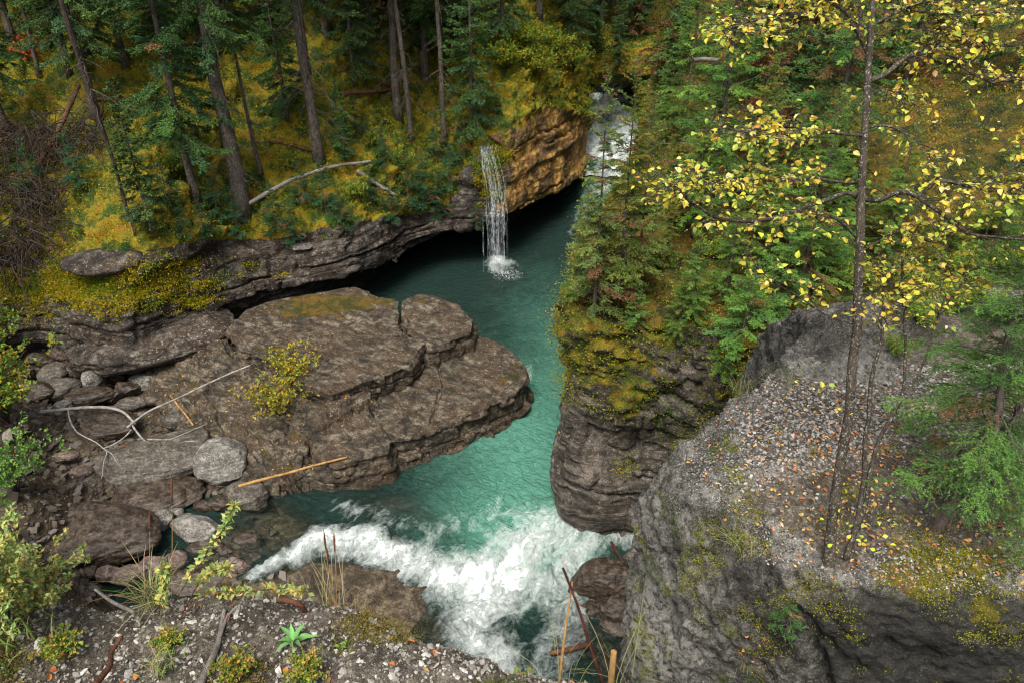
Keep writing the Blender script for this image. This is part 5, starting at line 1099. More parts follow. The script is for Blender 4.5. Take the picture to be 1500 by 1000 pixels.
# ================================================================ BOULDERS
import bmesh
def ico(sub):
    bm = bmesh.new(); bmesh.ops.create_icosphere(bm, subdivisions=sub, radius=1.0); v = np.array([q.co[:] for q in bm.verts]); f = np.array([[w.index for w in q.verts] for q in bm.faces]); bm.free(); return v, f
ICO4, ICO5, ICO1, ICO2 = ico(5), ico(6), ico(1), ico(2)
def rock_verts(seed, ang=0.5, base=None, rough=1.0):
    r = np.random.default_rng(seed); v = (base or ICO4)[0].copy(); v = v * (1 + 0.22 * fbm(v * 1.1 + seed, 3, seed))[:, None]
    for k in range(int(9 * ang)):       # planes that chop the lump into a broken block
        n = unit(r.normal(size=3)); d = 0.62 + 0.25 * r.random(); s = v @ n; v = v - n * (np.maximum(s - d, 0) * 0.9)[:, None]
    n = unit(v); v = v + n * (0.05 * rough * fbm(v * 3 + seed, 4, seed + 1) + 0.022 * rough * ridged(v * 6 + seed, 3, seed + 2))[:, None]; return v
def boulder(seed, u, v, ru, rv, z, lab, mat='boulder', ang=0.4, rz=None, flat=0.8, group=None, name="boulder", moss=0.0, tilt=(0, 0), base=None, dep_k=0.95):
    c = P(u, v, z); dep = proj(c)[2]; sx = ru / F * dep; sy = rv / F * dep; r = np.random.default_rng(seed)
    w = rock_verts(seed, ang, base) * [sx * 1.08, max(sy, sx * 0.6) * dep_k, sy * flat]
    a = (r.random() - .5) * 0.6 if rz is None else rz; ca, sa = math.cos(a), math.sin(a)
    w = np.stack([w[:, 0] * ca - w[:, 1] * sa, w[:, 0] * sa + w[:, 1] * ca, w[:, 2] + w[:, 0] * tilt[0] + w[:, 1] * tilt[1]], -1)
    me = new_mesh(name, w, (base or ICO4)[1], M[mat], attrs=dict(moss=np.full(len(w), moss)))
    t = dict(label=lab, category="boulder" if name == "boulder" else "rock")
    if group: t['group'] = group
    return add(name, me, loc=c, **t)
G = "river boulders on the left shore"
M['pinkrock'] = rock_mat('pink_boulder', (0.05, 0.03, 0.024), (0.145, 0.10, 0.08), (0.28, 0.215, 0.185), moss=-0.25, lichen=0.2, s=3.0, rough=0.6, bumpd=0.02, crack=0.0, rnd=True)
M['palerock'] = rock_mat('pale_boulder', (0.06, 0.053, 0.044), (0.17, 0.155, 0.135), (0.31, 0.295, 0.265), moss=-0.08, lichen=0.35, s=2.2, rough=0.8, bumpd=0.03, crack=0.0, rnd=True)
for a in [
    (1, 94, 516, 17, 17, .55, "pinkish round boulder at the top of the heap, below the green moss", 'pinkrock', .6), (2, 52, 526, 13, 11, .6, "small tan boulder at the heap's upper left", 'boulder', .2),
    (3, 69, 531, 12, 10, .55, "small brown boulder wedged beside the tan one", 'wetrock', .2), (4, 78, 546, 20, 17, .6, "mottled greenish boulder in front of the small tan one", 'boulder', .5),
    (5, 103, 543, 13, 12, .55, "round brown boulder right of the mottled greenish one", 'wetrock', .1), (6, 131, 533, 24, 28, .55, "large dark wet boulder under the mossy rock overhang", 'wetrock', .5),
    (7, 134, 556, 12, 16, .75, "pale pointed grey boulder in front of the large dark one", 'palerock', .8), (8, 165, 551, 15, 12, .45, "smooth dark round boulder against the overhang", 'wetrock', .1),
    (9, 90, 570, 23, 18, .65, "smooth purple-grey boulder in the middle of the heap", 'boulder', .2), (10, 129, 582, 30, 15, .6, "long reddish-dark boulder behind the white branch", 'wetrock', .5),
    (11, 160, 578, 19, 15, .5, "dark angular boulder right of the long reddish one", 'wetrock', .6), (12, 189, 570, 18, 14, .45, "dark grey boulder at the heap's right end", 'wetrock', .5),
    (13, 192, 591, 20, 11, .4, "flat oval brown boulder right of the white branch's bend", 'boulder', .1), (14, 225, 585, 14, 10, .4, "small rust-brown round boulder before the shelf rock", 'wetrock', .1),
    (15, 218, 558, 28, 13, .5, "flat pale grey boulder with holes beneath the overhang's end", 'palerock', .3), (16, 257, 615, 17, 15, .4, "olive round boulder between the long pole and the shelf", 'boulder', .1),
    (17, 289, 588, 20, 16, .45, "grey boulder at the foot of the sloping shelf rock", 'boulder', .5), (18, 298, 622, 15, 10, .35, "brown oval boulder above the pale forked twig's tip", 'wetrock', .2),
    (19, 308, 635, 15, 9, .3, "dark flat boulder just above the big pale one", 'wetrock', .2), (20, 280, 642, 17, 11, .35, "brown boulder behind the forked white branch", 'boulder', .4),
    (21, 92, 594, 12, 10, .7, "small whitish boulder just above the white branch", 'palerock', .6), (22, 60, 572, 20, 14, .8, "dark boulder half under the yellow bush", 'wetrock', .5), (23, 165, 600, 12, 7, .5, "small flat stone behind the white branch's bend", 'boulder', .5),
    (24, 148, 622, 52, 22, .45, "wide dark brown rock under the white branch", 'wetrock', .8), (25, 250, 578, 15, 9, .4, "little grey-brown stone under the long pole", 'boulder', .4),
    (26, 40, 545, 13, 10, .7, "small dark stone at the heap's left end", 'wetrock', .4), (27, 112, 562, 9, 8, .6, "small pebble-like stone between the purple-grey and pale boulders", 'boulder', .3),
    (28, 236, 762, 15, 17, .15, "grey cube-like stone between the cracked slab and the mottled boulder", 'palerock', .8), (29, 285, 776, 38, 20, .05, "mottled dark and grey long boulder at the shallows", 'palerock', .5),
    (30, 297, 740, 12, 10, .1, "small dark-brown wet stone in the trickle", 'wetrock', .1), (31, 322, 736, 18, 13, .1, "rust-brown wet stone beside the trickle", 'wetrock', .4),
    (32, 364, 726, 34, 24, .1, "angular grey-brown rock under the yellow cane", 'boulder', .9), (33, 362, 792, 20, 14, -.15, "smooth brown wet boulder at the water's edge", 'wetrock', .1),
    (34, 366, 818, 22, 12, -.25, "flat wet rock at the start of the white water", 'wetrock', .5), (35, 330, 807, 12, 9, -.1, "small round red-brown stone by the water's edge", 'wetrock', .1),
    (36, 342, 830, 22, 13, -.2, "pinkish wet stone left of the white water's start", 'pinkrock', .3), (37, 158, 840, 15, 13, .15, "smooth maroon boulder at the foot of the dark block", 'pinkrock', .1),
    (38, 136, 836, 11, 12, .2, "small dark round stone left of the maroon boulder", 'wetrock', .2), (39, 224, 826, 22, 16, .0, "pinkish-grey cracked stone below the cracked slab", 'pinkrock', .7),
    (40, 259, 820, 15, 14, -.05, "smooth pinkish-grey round boulder in the trickle", 'pinkrock', .1), (41, 192, 842, 26, 17, .05, "blocky pinkish-brown stone between the maroon and cracked ones", 'pinkrock', .8),
    (42, 280, 848, 42, 14, -.2, "dark flat ledge rock above the foreground grass", 'wetrock', .6), (43, 300, 800, 22, 12, -.05, "wet brown stone below the mottled long boulder", 'wetrock', .4),
    (44, 412, 785, 40, 26, -.72, "flat olive boulder under the clear shallow water", 'boulder', .5), (45, 385, 755, 26, 14, -.42, "submerged dark stone near the cane's rock", 'wetrock', .5),
    (46, 580, 740, 32, 14, -.32, "reddish boulder just under the water above the rapids", 'pinkrock', .3), (47, 258, 750, 9, 8, .1, "small pale pebble-stone above the mottled boulder", 'palerock', .5),
    (48, 232, 738, 9, 6, .15, "little white stone among the shore rocks", 'palerock', .5), (49, 275, 757, 12, 6, .05, "small flat brown stone behind the mottled boulder", 'boulder', .4),
    (50, 120, 690, 14, 10, .6, "small pink stone beneath the left twigs", 'pinkrock', .5), (51, 95, 668, 16, 8, .8, "flat brown-red stone by the green bush", 'pinkrock', .5), (52, 118, 715, 20, 16, .5, "grey broken stone left of the big flat rock", 'boulder', .8)]:
    boulder(a[0], a[1], a[2], a[3] * 1.08, a[4] * 1.1, a[5] + (0.02 if a[1] < 340 and a[2] < 700 else 0.0), a[6], a[7], a[8], group=G)
boulder(59, 232, 496, 118, 40, 1.25, "long dark mossy rock overhanging the boulder heap", 'left', .5, 0.42, .75, None, moss=0.05, base=ICO5, tilt=(0.06, 0), name="rock")
boulder(60, 222, 668, 96, 58, .38, "big flat dark rock with moss spots behind the pale boulder", 'boulder', .8, 0.25, .5, None, moss=0.24, base=ICO5, tilt=(0.05, 0.05))
boulder(61, 322, 674, 38, 44, .45, "large pale grey block with a rounded corner beside the shelf", 'palerock', .8, 0.2, .75, None, moss=-0.1, base=ICO5)
boulder(62, 112, 782, 108, 52, .38, "wide dark brown block with layered side at the lower left", 'wetrock', .9, -0.1, .7, None, moss=0.18, base=ICO5)
boulder(63, 206, 776, 36, 38, .12, "pale brown cracked slab leaning on the dark block", 'boulder', .9, -0.5, .55, None, base=ICO5)
boulder(64, 205, 725, 80, 24, .12, "dark mossy-edged ledge below the big flat rock", 'wetrock', .8, 0.1, .7, None, moss=0.25, base=ICO5)
boulder(65, 885, 852, 50, 36, -.15, "large smooth wet brown boulder in the river beside the grey rock", 'wetrock', .45, 0.2, .9, None, base=ICO5)
boulder(66, 908, 890, 30, 22, -.2, "rounded wet boulder in front of the large river boulder", 'wetrock', .3, 0.1, .8, None)
boulder(67, 862, 893, 30, 14, -.35, "low wet ledge stone at the large river boulder's left foot", 'wetrock', .4, 0.3, .7, None)
boulder(68, 912, 916, 34, 13, -.4, "lowest wet brown stone below the river boulders", 'wetrock', .3, 0.0, .7, None)
boulder(69, 935, 812, 20, 16, -.2, "small ochre stone behind the large river boulder", 'boulder', .5, 0.0, .8, None)
boulder(72, 520, 868, 125, 40, -.62, "broad brown rock shelf awash below the white water", 'wetrock', .4, -0.12, .22, None, base=ICO5)
boulder(73, 625, 905, 70, 30, -.70, "low brown rock beside the rapids, right of the broad awash shelf", 'wetrock', .4, -0.3, .3, None, base=ICO5)
for s_, u, v, ru, rv, lab, mt in [(80, 156, 384, 58, 22, "long grey rock lying on the mossy ledge at left", 'left'), (81, 945, 92, 34, 17, "pinkish pale rock above the cascade, left one", 'pinkrock'), (82, 985, 108, 26, 12, "pinkish pale rock above the cascade, right one", 'pinkrock'),
                               (83, 440, 362, 16, 6, "pale stone stuck in the soil under the rim", 'palerock'), (84, 905, 70, 30, 18, "dark rock high above the cascade", 'wetrock')]:
    gsrc = left_grid if u < 800 else right_grid
    b = on(gsrc, u, v, 12)
    if b is None: b = P(u, v, 6.5)
    boulder(s_, u, v, ru, rv, b[2], lab, mt, 0.6, 0.1, .8, None, name="rock")

# ================================================================ LOGS AND STICKS
def stick(name, pts, r0, r1, mat, lab, cat, seed=1, wob=0.02, sides=8, extra=(), group=None):
    p = smoothpath(np.array(pts), 8); p = wobble(p, wob, 1.3, seed); n = len(p); t = np.linspace(0, 1, n)
    rad = (r0 + (r1 - r0) * t) * (1 + 0.12 * vnoise(p * 6, seed)); o = p[0].copy()
    pa, ra = [p - o], [rad]
    for ex, a, b in extra:
        q = smoothpath(np.array(ex), 6); q = wobble(q, wob, 2, seed + 3); pa.append(q - o); ra.append(np.linspace(a, b, len(q)))
    v, f = tubes(pa, ra, sides); t = dict(label=lab, category=cat)
    if group: t['group'] = group
    return add(name, new_mesh(name, v, f, M[mat]), loc=o, **t)
L = lambda u, v, dz=0.1: (lambda b: b + [0, 0, dz])(on(left_grid, u, v, 14))
stick("fallen_pole", [L(366, 308, .2), L(430, 283, .45), L(490, 266, .5), L(545, 252, .4)], .075, .05, 'log', "long pale grey fallen pole lying from the thick trunk's foot up to the right", "log", 1)
stick("fallen_branch", [L(524, 259, .2), L(552, 277, .2), L(580, 297, .25)], .085, .06, 'log', "short thick grey branch sloping down at the pole's upper end", "log", 2)
stick("fallen_log", [L(547, 118, .1), L(565, 127, .1), L(580, 137, .15)], .10, .09, 'redlog', "short red-brown log on the upper moss by the grey trunks", "log", 3)
stick("fallen_log", [L(498, 141, .1), L(540, 141, .1), L(575, 138, .15)], .08, .07, 'redlog', "thin brown log lying level behind the grey trunks", "log", 4)
stick("fallen_log", [L(70, 155, .15), L(150, 155, .2), L(238, 153, .1)], .07, .05, 'redlog', "reddish log lying level behind the dead twigs", "log", 5)
stick("fallen_log", [L(395, 212, .1), L(430, 218, .1), L(462, 226, .1)], .06, .05, 'redlog', "reddish stick in the moss left of the bare-trunked spruce", "log", 6)
stick("fallen_log", [L(58, 262, .3), L(95, 225, .6), L(130, 168, .9)], .09, .06, 'redlog', "broken dead trunk slanting through the brown twig tangle", "log", 7)
stick("fallen_log", [L(716, 205, .15), L(732, 215, .2), L(752, 234, .1)], .10, .08, 'redlog', "mossy brown log end beside the lip of the thin waterfall", "log", 28)
sn = L(198, 347, 0.05); snr = root("broken_snag", sn, "dark dead snag, narrow at its broken orange foot, standing at the rock rim", "snag")
tp = np.array([[0, 0, 0.35], [0.02, 0.02, 1.2], [0.0, 0.05, 2.2], [-0.1, 0.1, 3.6], [-.15, .1, 5.2], [-.2, .1, 9.0]]); p = smoothpath(tp, 6); v, f = tubes([p], [np.linspace(.038, .065, len(p))], 9); add("trunk", new_mesh("trunk", v, f, M['brush']), parent=snr)
p = smoothpath(np.array([[-.02, 0, -.1], [0.01, 0, .15], [0, 0, 0.40]]), 5); v, f = tubes([p], [np.linspace(.02, .042, len(p))], 8); add("broken_foot", new_mesh("broken_foot", v, f, M['cane']), parent=snr)
add("dead_branches", dead_branches_mesh(21, 1.4, 5, 26, .8, th=.01), parent=snr)
r = np.random.default_rng(91)
for (u, v, s, seed, lab) in [(60, 290, 1.25, 5, "tangle of brown dead spruce twigs at the left forest edge"), (25, 360, 1.1, 6, "mass of brown dead twigs hanging over the left ledge"), (110, 215, 1.1, 7, "dark dead brush under the snag"), (20, 220, 1.0, 8, "grey-brown dead branches at the far left")]:
    rr = np.random.default_rng(seed); pa = []; ra = []
    for i in range(420):
        b0 = rr.normal(size=3) * [.7, .6, .25]; d = unit(np.array([rr.normal() * .8, -0.5 + 0.6 * rr.normal(), -0.15 + 0.5 * rr.normal()])); l = 0.5 + 0.9 * rr.random(); t = np.linspace(0, 1, 6)[:, None]
        pa.append(b0 + d * l * t + [0, 0, -.3 * l] * t ** 2 + .04 * rr.normal(size=(6, 3)) * t); ra.append(np.linspace(.015, .004, 6))
    vv, ff = tubes(pa, ra, 3); b = L(u, v, .35); add("dead_brush", new_mesh("dead_brush", vv, ff, M['brush']), loc=b, scale=s, label=lab, category="dead brush")
stick("branch", [P(20, 608, 1.35), P(60, 603, 1.2), P(105, 598, 1.1), P(150, 596, 1.0), P(176, 602, .95), P(193, 621, .85)], .055, .03, 'pale', "thick whitish dead branch lying over the boulders at left", "branch", 8, .07,
      extra=[([P(100, 600, 1.1), P(115, 632, .9), P(150, 655, .8), P(178, 683, .7)], .022, .010), ([P(150, 655, .8), P(168, 648, .8), P(192, 628, .85)], .02, .02), ([P(155, 657, .8), P(154, 680, .75), P(150, 700, .65)], .018, .008)])
stick("pole", [P(186, 626, .9), P(230, 597, 1.0), P(300, 563, 1.15), P(366, 534, 1.45)], .032, .02, 'pale', "long thin white pole leaning from the boulders onto the shelf", "pole", 9, .03)
stick("branch", [P(190, 620, .9), P(214, 642, .8), P(233, 658, .75), P(247, 655, .75), P(264, 647, .75), P(290, 649, .7)], .026, .012, 'pale', "crooked white forked branch below the long white pole", "branch", 10, .07,
      extra=[([P(215, 643, .8), P(250, 640, .8), P(302, 620, .8)], .02, .01), ([P(204, 648, .75), P(222, 655, .7), P(234, 657, .7)], .02, .015)])
stick("stick", [P(180, 653, .7), P(205, 655, .7), P(226, 658, .7)], .02, .014, 'redlog', "short dark stick on the big flat rock", "stick", 11, .01)
stick("stick", [P(238, 565, .6), P(260, 592, .62), P(283, 622, .6)], .03, .025, 'cane', "orange-brown stick among the boulders crossing under the white pole", "stick", 12, .02)
stick("cane", [P(350, 712, .75), P(400, 697, .75), P(450, 684, .78), P(508, 669, .85)], .04, .022, 'cane', "long yellow-brown cane bridging the rock and the shelf's foot", "stick", 13, .02)
stick("branch", [on(right_grid, 955, 222, 14) + [0, 0, .3], on(right_grid, 1000, 232, 14) + [0, 0, .35], on(right_grid, 1045, 240, 14) + [0, 0, .4]], .02, .015, 'log', "thin pale dead branch right of the cascade", "branch", 14, .02)
stick("fallen_log", [on(right_grid, 965, 104, 16) + [0, 0, .3], on(right_grid, 1010, 106, 16) + [0, 0, .4], on(right_grid, 1050, 103, 16) + [0, 0, .3]], .09, .07, 'log', "grey log lying beside the pink rocks", "log", 15, .03)
stick("branch", [P(408, 876, 10.15), P(425, 879, 10.17), P(440, 884, 10.16), P(447, 894, 10.12)], .010, .010, 'redlog', "small curved dark driftwood piece on the foreground lip", "branch", 16, .003)
stick("branch", [P(327, 893, 10.2), P(320, 935, 10.2), P(310, 965, 10.21), P(292, 1004, 10.22)], .006, .011, 'log', "bleached stick on the foreground gravel, forked at its top", "branch", 17, .006, extra=[([P(320, 935, 10.2), P(330, 905, 10.24), P(345, 888, 10.3)], .005, .003)])
stick("branch", [P(178, 932, 10.26), P(163, 955, 10.26), P(160, 975, 10.27), P(138, 1004, 10.28)], .005, .009, 'redlog', "dark crooked twig on the foreground gravel", "branch", 18, .008)
stick("twig", [P(140, 862, 10.35), P(165, 880, 10.3), P(198, 896, 10.24)], .004, .006, 'log', "thin grey twig running into the foreground grass tuft", "branch", 19, .004)
stick("red_stick", [PD(887, 1010, 2.45), PD(868, 955, 2.42), PD(848, 890, 2.4), PD(826, 832, 2.38)], .0065, .004, 'redstick', "dark red stick standing up from the bottom edge over the river", "stick", 20, .006)
stick("cane", [PD(818, 1005, 2.5), PD(826, 930, 2.46), PD(837, 852, 2.42)], .0055, .003, 'cane', "thin orange cane crossing the dark red stick", "stick", 21, .004)
stick("stub", [PD(893, 1012, 2.6), PD(896, 985, 2.58), PD(899, 953, 2.56)], .013, .011, 'cane', "thick orange broken stub at the bottom edge", "stick", 22, .002, 10)
stick("stick", [P(806, 956, -.25), P(835, 950, -.15), P(862, 942, -.1)], .045, .05, 'redlog', "brown stick lying level in the river behind the red stick", "stick", 23, .02)
stick("branch", [P(895, 793, .2), P(903, 806, .2), P(912, 822, .15)], .03, .02, 'redstick', "forked dark red twig on the large river boulder", "branch", 24, .01, extra=[([P(895, 793, .2), P(898, 805, .1), P(899, 816, .05)], .018, .012)])
stick("branch", [P(1110, 612, 8.36), P(1180, 585, 8.36)], .004, .003, 'log', "thin grey twig on the boulder's gravel left of the birch", "branch", 25, .01)
stick("branch", [P(1265, 608, 8.4), P(1310, 612, 8.42), P(1340, 632, 8.42), P(1385, 672, 8.42)], .006, .004, 'log', "long grey twig on the gravel right of the birch", "branch", 26, .02)
stick("branch", [P(1432, 728, 8.42), P(1455, 745, 8.45), P(1480, 756, 8.45), P(1512, 752, 8.45)], .012, .010, 'log', "curved brown branch at the right edge behind the little spruces", "branch", 27, .01)

# ================================================================ GRAVEL AND FALLEN LEAVES (uncountable)
def pickg(r, n, pal, var):
    pal = np.array(pal, float); return np.clip(pal[r.choice(len(pal), n)] * (1 + var * r.normal(size=(n, 1))) * (1 + 0.012 * r.normal(size=(n, 3))), .01, .8)
def pebbles(name, grid, n, smin, smax, mask, seed, label, cols, power=2.5, **kw):
    r = np.random.default_rng(seed); p, nrm, _ = scatter(grid, n, r, mask, **kw); base, bf = ICO1
    s = smin + (smax - smin) * r.random(n) ** power; ax = np.stack([1 + .5 * r.random(n), .7 + .4 * r.random(n), .4 + .3 * r.random(n)], -1) * s[:, None]
    v = base[None] * (1 + 0.22 * r.normal(size=(n, len(base), 1))) * ax[:, None]; a = r.random(n) * 6.283; c, q = np.cos(a)[:, None], np.sin(a)[:, None]
    tx, ty = r.normal(size=(2, n, 1)) * .3
    v = np.stack([v[..., 0] * c - v[..., 1] * q, v[..., 0] * q + v[..., 1] * c, v[..., 2] + v[..., 0] * tx + v[..., 1] * ty], -1) + (p + nrm * (-s * 0.05)[:, None])[:, None]
    col = np.repeat(pickg(r, n, cols, 0.15), len(base), 0); f = (bf[None] + (np.arange(n) * len(base))[:, None, None]).reshape(-1, 3)
    add(name, new_mesh(name, v.reshape(-1, 3), f, M['pebble'], col=col, smooth=False), kind="stuff", label=label, category="gravel")
m, nt, b = nodes_of('pebble'); k = NB(nt); co = k.co(); k.L.new(k.mix(k.ramp(k.noise(co, 120, 4, .7), [(.35, .5), (.6, 0.0)]), k.attr('Col', 'Color'), (.05, .045, .04)), b.inputs['Base Color']); b.inputs['Roughness'].default_value = .8
b.inputs["Specular IOR Level"].default_value = 0.25; k.L.new(k.bump(k.noise(co, 160, 4, .7), .5, .003), b.inputs['Normal']); M['pebble'] = m
GREY = ((.24, .235, .22), (.34, .33, .31), (.15, .14, .13), (.27, .245, .22), (.44, .43, .41), (.10, .09, .08), (.19, .16, .135))
gm = near_gravel.ravel(); nzf = near_flat.ravel()
zone = fbm(near_grid.reshape(-1, 3) * 1.6, 3, 5)
nu, nv, nd = proj(near_grid.reshape(-1, 3))
dense = (gm > .45)
pebbles("gravel", near_grid, 44000, .006, .018, dense & (nv < 720 - 0.25 * (nu - 1080)), 1, "grey gravel on top of the big boulder", GREY, 1.8, urange=(1040, 1760), vrange=(530, 900))
pebbles("gravel", near_grid, 19000, .004, .014, dense & (nv > 600), 2, "finer gravel and grit around the birch foot", GREY, 2.5, urange=(1040, 1760), vrange=(560, 900))
pebbles("gravel", near_grid, 9000, .002, .010, (nzf > .1) & ~dense & (nv > 560), 3, "scattered grit on the boulder", GREY, 2.5, urange=(930, 1560), vrange=(560, 1000))
pebbles("gravel", fore_grid, 17000, .0020, .0065, None, 4, "fine grey grit of the foreground ledge", ((.17, .15, .125), (.22, .20, .17), (.12, .10, .08), (.28, .26, .23), (.36, .34, .31), (.09, .075, .055), (.14, .11, .08)), 2.2, urange=(-60, 1200), vrange=(850, 1060))
pebbles("gravel", fore_grid, 2600, .0045, .0125, None, 5, "pale pebbles of the foreground ledge", ((.38, .36, .33), (.50, .48, .44), (.28, .26, .23), (.22, .19, .15)), 2.5, urange=(-60, 1200), vrange=(850, 1060))
pebbles("gravel", bed_grid, 4500, .025, .15, (bed_grid[..., 2] > -.35).ravel(), 6, "loose stones between the shore boulders", ((.07, .055, .042), (.11, .09, .072), (.045, .034, .026), (.15, .13, .11)), 3, urange=(0, 420), vrange=(480, 880))
def litter(name, grid, n, Lf, mask, seed, label, pal, lift=.006, up=1.6, **kw):
    r = np.random.default_rng(seed); p, nrm, _ = scatter(grid, n, r, mask, **kw); d = rand_dirs(r, n); d[:, 2] *= .25; d = unit(d)
    V, Fc = leaves6(p + nrm * lift, d, unit(nrm * up + 0.5 * r.normal(size=(n, 3))), Lf * (.55 + .6 * r.random(n)), Lf * .75 * (.6 + .5 * r.random(n)), .25, .2)
    add(name, new_mesh(name, V, Fc, M['dry'], col=np.repeat(pick(r, n, pal, .2), 7, 0), smooth=False), kind="stuff", label=label, category="fallen leaves")
TAN = ((.50, .26, .09), (.62, .38, .16), (.42, .17, .05), (.66, .42, .10), (.30, .12, .05), (.60, .30, .14))
zb = np.exp(-(((nu - 1230) / 110) ** 2 + ((nv - 700) / 90) ** 2)) + .22
litter("fallen_leaves", near_grid, 950, .038, (nzf > .35) & (rng.random(len(nu)) < zb + .25 * (nu > 1260) * (nv > 760)) & (nv > 555), 1, "orange and tan fallen birch leaves on the boulder", TAN, urange=(960, 1540), vrange=(550, 900))
litter("fallen_leaves", near_grid, 110, .042, (np.abs(nu - 1075) < 50) & (np.abs(nv - 770) < 40), 2, "orange leaves caught in the boulder's grass", TAN, urange=(960, 1540), vrange=(550, 900))
litter("fallen_leaves", near_grid, 40, .036, (np.hypot(nu - 1105, nv - 955) < 30), 3, "brown leaves in the boulder's crease", TAN, urange=(960, 1540), vrange=(900, 1000))
litter("fallen_leaves", fore_grid, 60, .026, None, 4, "orange leaves on the foreground gravel", ((.5, .2, .04), (.4, .15, .05), (.55, .3, .1)), .004, urange=(-40, 900), vrange=(860, 1040))
litter("fallen_leaves", slab_grid, 420, .06, (slab_grid[..., 2] > .3).ravel(), 5, "yellow fallen leaves on the rock shelf", ((.5, .36, .04), (.4, .25, .04), (.55, .42, .08), (.35, .15, .04)), .02, urange=(200, 560), vrange=(420, 720))
litter("fallen_leaves", bed_grid, 500, .05, (bed_grid[..., 2] > 0).ravel(), 6, "yellow and brown leaves among the shore rocks", ((.5, .36, .04), (.35, .18, .04), (.3, .12, .04)), .03, urange=(0, 400), vrange=(560, 880))

# ================================================================ SMALL PLANTS
def grass_parts(seed, n, L, W, pal, spread=.04, lean=.55, mat='leaf'):
    r = np.random.default_rng(seed); S = 6; V = []; Fc = []; C = []
    az = r.random(n) * 6.283; l = L * (.5 + .6 * r.random(n)); b = r.normal(size=(n, 3)) * [spread, spread, 0]; ln = lean * (.3 + r.random(n)); d = np.stack([np.cos(az), np.sin(az), 0 * az], -1); s = np.stack([-np.sin(az), np.cos(az), 0 * az], -1)
    for j in range(S):
        t = j / (S - 1); c = b + d * (l * ln * t ** 1.8)[:, None] + np.array([0, 0, 1.]) * (l * (t - .45 * ln * t ** 2.5))[:, None]; w = W * (1 - t) ** .6 + .0003
        V.append(np.stack([c - s * w / 2, c + s * w / 2], 1))
    V = np.stack(V, 1); i = np.arange(n)[:, None] * (2 * S)
    for j in range(S - 1): Fc.append(i + [2 * j, 2 * j + 1, 2 * j + 3, 2 * j + 2])
    return new_mesh("blades", V.reshape(-1, 3), [np.concatenate(Fc)], M[mat], col=np.repeat(pick(r, n, pal, .15), 2 * S, 0))
def tuft(loc, seed, n, Lg, W, pal, lab, **kw): 
    me = grass_parts(seed, n, Lg, W, pal, **kw); me.name = "grass_tuft"; return add("grass_tuft", me, loc=loc, label=lab, category="grass tuft")
STRAW = ((.38, .32, .16), (.30, .26, .12), (.22, .26, .08), (.45, .40, .24)); GRN = ((.12, .24, .05), (.20, .30, .07), (.35, .34, .14))
fg = lambda u, v: (lambda b: P(u, v, 10.15) if b is None else b)(on(fore_grid, u, v, 8))
ng = lambda u, v: (lambda b: P(u, v, 8.3) if b is None else b)(on(near_grid, u, v, 8))
tuft(fg(225, 884), 1, 90, .17, .003, GRN + STRAW, "big grass tuft at the edge of the foreground gravel", spread=.025, lean=.9)
tuft(fg(485, 898), 2, 26, .28, .0022, STRAW, "tall dry grass standing before the white water", spread=.03, lean=.35)
tuft(fg(500, 908), 3, 40, .10, .002, STRAW, "short dry grass next to the green rosette", spread=.03, lean=.9)
tuft(ng(1085, 800), 4, 80, .26, .004, STRAW + GRN, "dry grass tuft with orange leaves on the boulder's shoulder", spread=.05, lean=1.1)
tuft(ng(1090, 975), 5, 60, .20, .0035, STRAW + GRN, "grass tuft in the boulder's lower crease", spread=.03, lean=1.0)
tuft(ng(1150, 558), 6, 50, .16, .004, GRN, "short grass along the boulder's back rim", spread=.12, lean=.6)
tuft(ng(1085, 575), 7, 46, .22, .004, STRAW + GRN, "pale grass at the boulder's rim over the crevice", spread=.05, lean=.9)
tuft(ng(1330, 620), 8, 60, .2, .004, GRN, "green grass on the gravel right of the birch", spread=.06, lean=.9)
tuft(fg(830, 1008), 9, 18, .26, .002, STRAW, "sparse tall dry blades at the bottom edge near the sticks", spread=.06, lean=.5)
tuft(fg(905, 1010), 10, 12, .30, .0022, STRAW, "dry blades leaning right at the bottom edge by the orange stub", spread=.05, lean=.9)
tuft(fg(240, 985), 11, 40, .09, .003, GRN, "small green grass clump in the foreground gravel", spread=.02, lean=.8)
tuft(fg(165, 960), 12, 50, .07, .004, GRN, "little green grass clump beside the dark crooked twig", spread=.03, lean=.8)
tuft(fg(20, 930), 13, 70, .11, .005, GRN, "green grassy clump at the lower left corner", spread=.05, lean=.8)
tuft(P(880, 935, 0), 14, 1, .05, .002, STRAW, "single dry blade by the river stones") if False else None
# seed heads of the tall grass by the rapids
for (u0, v0, u1, v1, lab) in [(486, 898, 474, 775, "leftmost tall seed stalk standing before the white water"), (490, 900, 478, 800, "shorter seed stalk between two tall ones before the white water"), (492, 896, 489, 780, "rightmost tall seed stalk before the white water"),
                              (247, 880, 251, 690, "tall seed stalk rising over the shore rocks from the grass tuft"), (217, 870, 219, 745, "thin seed stalk left of the taller one in the grass tuft")]:
    a = fg(u0, v0); dep = proj(a)[2]; e = PD(u1, v1, dep - .1); st_ = root("seed_stalk", a, lab, "grass stalk")
    p = smoothpath(np.array([a, (a + e) / 2 + [.003, 0, 0], e]) - a, 6); v, f = tubes([p], [np.linspace(.0012, .0009, len(p))], 4); add("stalk", new_mesh("stalk", v, f, M['cane']), parent=st_)
    hd = p[-4:]; v, f = tubes([hd], [np.array([.001, .0032, .003, .001])], 6); add("seed_head", new_mesh("seed_head", v, f, M['redlog']), parent=st_)
